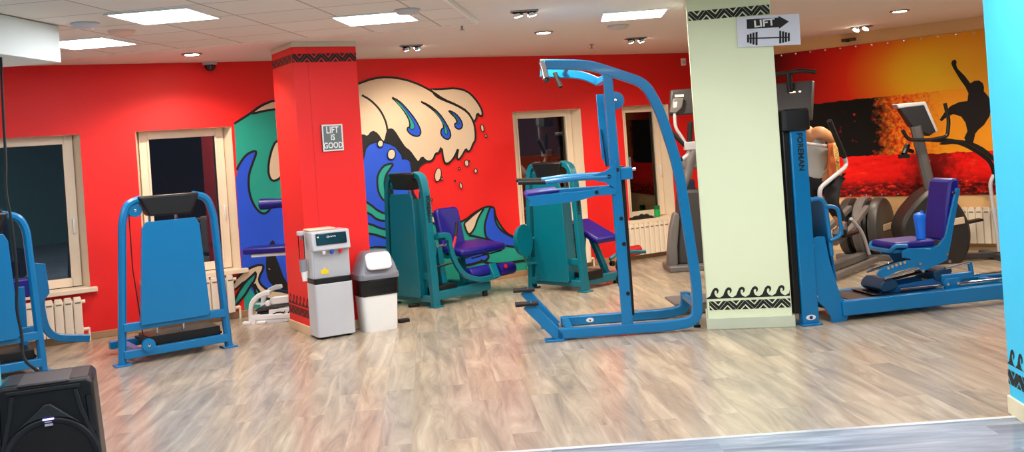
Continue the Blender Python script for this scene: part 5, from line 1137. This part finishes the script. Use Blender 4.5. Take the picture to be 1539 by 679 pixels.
# bike / elliptical in the right background
def world_thing(name, label, cat, O, group=None): return thing(name, label, cat, (O[0], O[1], 0), 0, group)
G3O = (4.72, 11.15)
t3 = world_thing('elliptical_trainer', 'grey elliptical trainer with tilted console in front of the surfer, behind the seat', 'elliptical trainer', G3O, 'grey cardio machines')
def W3(x, y, Y): v = at(x, y, Y); return Vector((v.x - G3O[0], v.y - G3O[1], v.z))
c3 = W3(1404, 340, 11.0); 
shell = [W3(x, y, 11.0) for x, y in zm(1330, 140, 2.61, [(62, 560), (58, 520), (80, 470), (120, 420), (165, 380), (205, 365), (245, 385), (300, 450), (330, 510), (336, 570), (320, 640), (275, 690), (210, 700), (150, 670), (100, 640)])]
bm = B(); prism(bm, smooth([(p.x, p.z) for p in shell], 2), -.20, .16); obj('shell', bm, mat('shell_grey', (40, 38, 36), .4), t3, bevel=.04)
b0 = W3(1441, 333, 10.9); bm = B(); box(bm, (b0.x, -.205, b0.z), (.17, .012, .075), Matrix.Rotation(math.radians(-6), 3, 'Y')); obj('badge', bm, MATS['badge_beige'], t3, bevel=.006)
mp_ = [W3(x, y, 11.05) for x, y in ((1402, 300), (1390, 250), (1376, 190))]
bm = B(); sweep(bm, mp_, rect(.115, .09, .03), (0, 1, 0)); obj('mast', bm, mat('mast_grey', (88, 86, 86), .45), t3)
cc4 = [W3(x, y, 11.0) for x, y in ((1352, 158), (1393, 154), (1411, 196), (1400, 205), (1372, 190))]
bm = B(); prism(bm, [(p.x, p.z) for p in cc4], -.10, .02); cs = obj('console', bm, mat('console_black', (30, 30, 33), .5), t3, bevel=.02)
bm = B(); rim = [W3(x, y, 11.0) for x, y in ((1350, 156), (1394, 152), (1413, 196), (1410, 200), (1391, 158), (1353, 163))]
prism(bm, [(p.x, p.z) for p in rim], -.105, .05); obj('console_bezel', bm, LGREY, cs, bevel=.012)
hb = [W3(x, y, 10.95) for x, y in ((1420, 155), (1426, 180), (1424, 205), (1400, 210), (1365, 210), (1356, 195))]
bm = B(); tube(bm, fillet(hb, .05), .020); h_ = obj('fixed_handle', bm, BLACK, t3)
g_ = W3(1361, 232, 10.95); bm = B(); cyl(bm, (g_.x + .07, -.1, g_.z + .10), (g_.x, -.15, g_.z), .03); box(bm, (g_.x - .0, -.15, g_.z - .02), (.11, .05, .045)); cyl(bm, (g_.x + .03, -.1, g_.z + .06), (g_.x + .14, -.05, g_.z + .02), .022); obj('hand_grip', bm, BLACK, t3)
ar = [W3(x, y, Y) for x, y, Y in ((1400, 210, 11.0), (1440, 212, 11.0), (1470, 228, 11.0), (1492, 245, 11.0), (1496, 275, 11.0))]
bm = B(); tube(bm, fillet(ar, .15), .024); obj('moving_handle', bm, BLACK, t3)
al = [W3(x, y, 11.0) for x, y in ((1494, 262), (1488, 275), (1492, 310), (1498, 345), (1502, 378))]
bm = B(); tube(bm, fillet(al, .1), .021); obj('lower_lever', bm, LGREY, t3)
al2 = [W3(x, y, 11.3) for x, y in ((1395, 240), (1393, 290), (1400, 330))]
bm = B(); tube(bm, fillet(al2, .1), .021); obj('lower_lever', bm, LGREY, t3)
f0, f1 = W3(1432, 383, 11.0), W3(1506, 381, 11.0)
bm = B(); bx(bm, f0.x - .45, f1.x + .02, -.12, -.05, .02, .085); bx(bm, f1.x - .08, f1.x + .02, -.30, .25, .0, .07); bx(bm, c3.x - .30, c3.x - .2, -.3, .25, 0, .07); obj('base_frame', bm, DGREY, t3, bevel=.012)
pd = W3(1462, 333, 11.0); bm = B(); box(bm, (pd.x, -.12, pd.z), (.22, .12, .025), Matrix.Rotation(math.radians(-8), 3, 'Y')); box(bm, (pd.x - .07, -.12, pd.z - .05), (.06, .05, .10)); cyl(bm, (pd.x - .10, -.1, pd.z - .03), (c3.x + .1, -.05, c3.z - .05), .022); obj('pedal', bm, BLACK, t3, bevel=.006)

# stepper partly hidden behind the pale column
G1O = (2.0, 12.05)
t1 = world_thing('stair_climber', 'dark grey cardio machine half hidden behind the left side of the pale column', 'cardio machine', G1O, 'grey cardio machines')
def W1(x, y, Y=12.0): v = at(x, y, Y); return Vector((v.x - G1O[0], v.y - G1O[1], v.z))
z1 = lambda p, Y=12.0: [W1(x, y, Y) for x, y in zm(990, 250, 4.0, p)]
hs = z1([(125, 140), (250, 135), (330, 140), (340, 590), (110, 590), (105, 480), (118, 300)])
bm = B(); prism(bm, [(p.x, p.z) for p in hs], -.12, .22); obj('housing', bm, DGREY, t1, bevel=.04)
sg_ = z1([(80, 280), (100, 270), (118, 300), (105, 480), (110, 600), (45, 600), (48, 500), (60, 370)])
bm = B(); prism(bm, [(p.x, p.z) for p in sg_], -.16, -.02); obj('side_arm', bm, MGREY, t1, bevel=.02)
b_ = z1([(45, 570), (340, 570)]); bm = B(); bx(bm, b_[0].x, b_[1].x + .3, -.28, .3, .0, .07); obj('base_frame', bm, MGREY, t1, bevel=.015)
m_ = z1([(140, 140), (180, 30)]) + [W1(1036, 245), W1(1044, 225)]; bm = B(); tube(bm, fillet(m_, .1), .055, 16); obj('mast', bm, MGREY, t1)
zc_ = lambda p, Y=12.0: [W1(x, y, Y) for x, y in zm(990, 120, 4.85, p)]
c_ = zc_([(92, 72), (250, 62), (262, 250), (80, 262)]); bm = B(); prism(bm, [(p.x, p.z) for p in c_], -.02, .08); cs = obj('console', bm, DGREY, t1, bevel=.02)
c_ = zc_([(105, 135), (180, 132), (170, 200), (125, 245), (78, 240)]); bm = B(); prism(bm, [(p.x, p.z) for p in c_], -.08, -.02); dd = obj('display_unit', bm, MGREY, cs, bevel=.012)
c_ = zc_([(108, 162), (132, 160), (126, 200), (104, 202)]); bm = B(); prism(bm, [(p.x, p.z) for p in c_], -.086, -.079); obj('screen', bm, E_DISP, dd)
c_ = zc_([(120, 108), (185, 104), (185, 122), (122, 126)]); bm = B(); prism(bm, [(p.x, p.z) for p in c_], -.028, -.018); obj('indicator', bm, E_DISP, cs)
bm = B(); tube(bm, fillet(zc_([(115, 240), (122, 350), (165, 410), (200, 470)]), .06), .02); obj('console_stay', bm, LGREY, t1)
bm = B(); cyl(bm, zc_([(78, 368)])[0], zc_([(195, 480)])[0], .026); cyl(bm, zc_([(90, 580)])[0], zc_([(180, 575)])[0], .026); cyl(bm, zc_([(230, 305)])[0], zc_([(225, 470)])[0], .032); obj('handle_grip', bm, RUBBER, t1)
bm = B(); q = zc_([(235, 480)])[0]; box(bm, q, (.17, .10, .10)); tube(bm, fillet(zc_([(225, 500), (215, 550), (170, 580)]), .05), .028); obj('handle_bracket', bm, LGREY, t1, bevel=.01)
bm = B(); q = zc_([(215, 610)])[0]; box(bm, q + Vector((0.02, .05, 0)), (.20, .14, .14)); obj('mast_cover', bm, MGREY, t1, bevel=.03)
q = W1(1037, 280); bm = B(); box(bm, q + Vector((0, .02, 0)), (.12, .1, .17)); obj('bottle_holder', bm, mat('dark_navy_plastic', (16, 18, 40), .5), t1, bevel=.015)
# steel step platform on the floor behind the chin-up frame, by the pale column
t = thing('floor_platform', 'low grey steel step platform on the floor behind the chin-up frame', 'platform', (1.47, 9.25, 0), 3)
bm = B(); prism(bm, [(-.12, .085), (.45, .085), (.45, .105), (-.12, .105)], -.25, .22); obj('deck', bm, MGREY, t, bevel=.004)
bm = B(); bx(bm, .02, .40, -.2, .18, .0, .085); obj('base', bm, STEEL, t, bevel=.006)
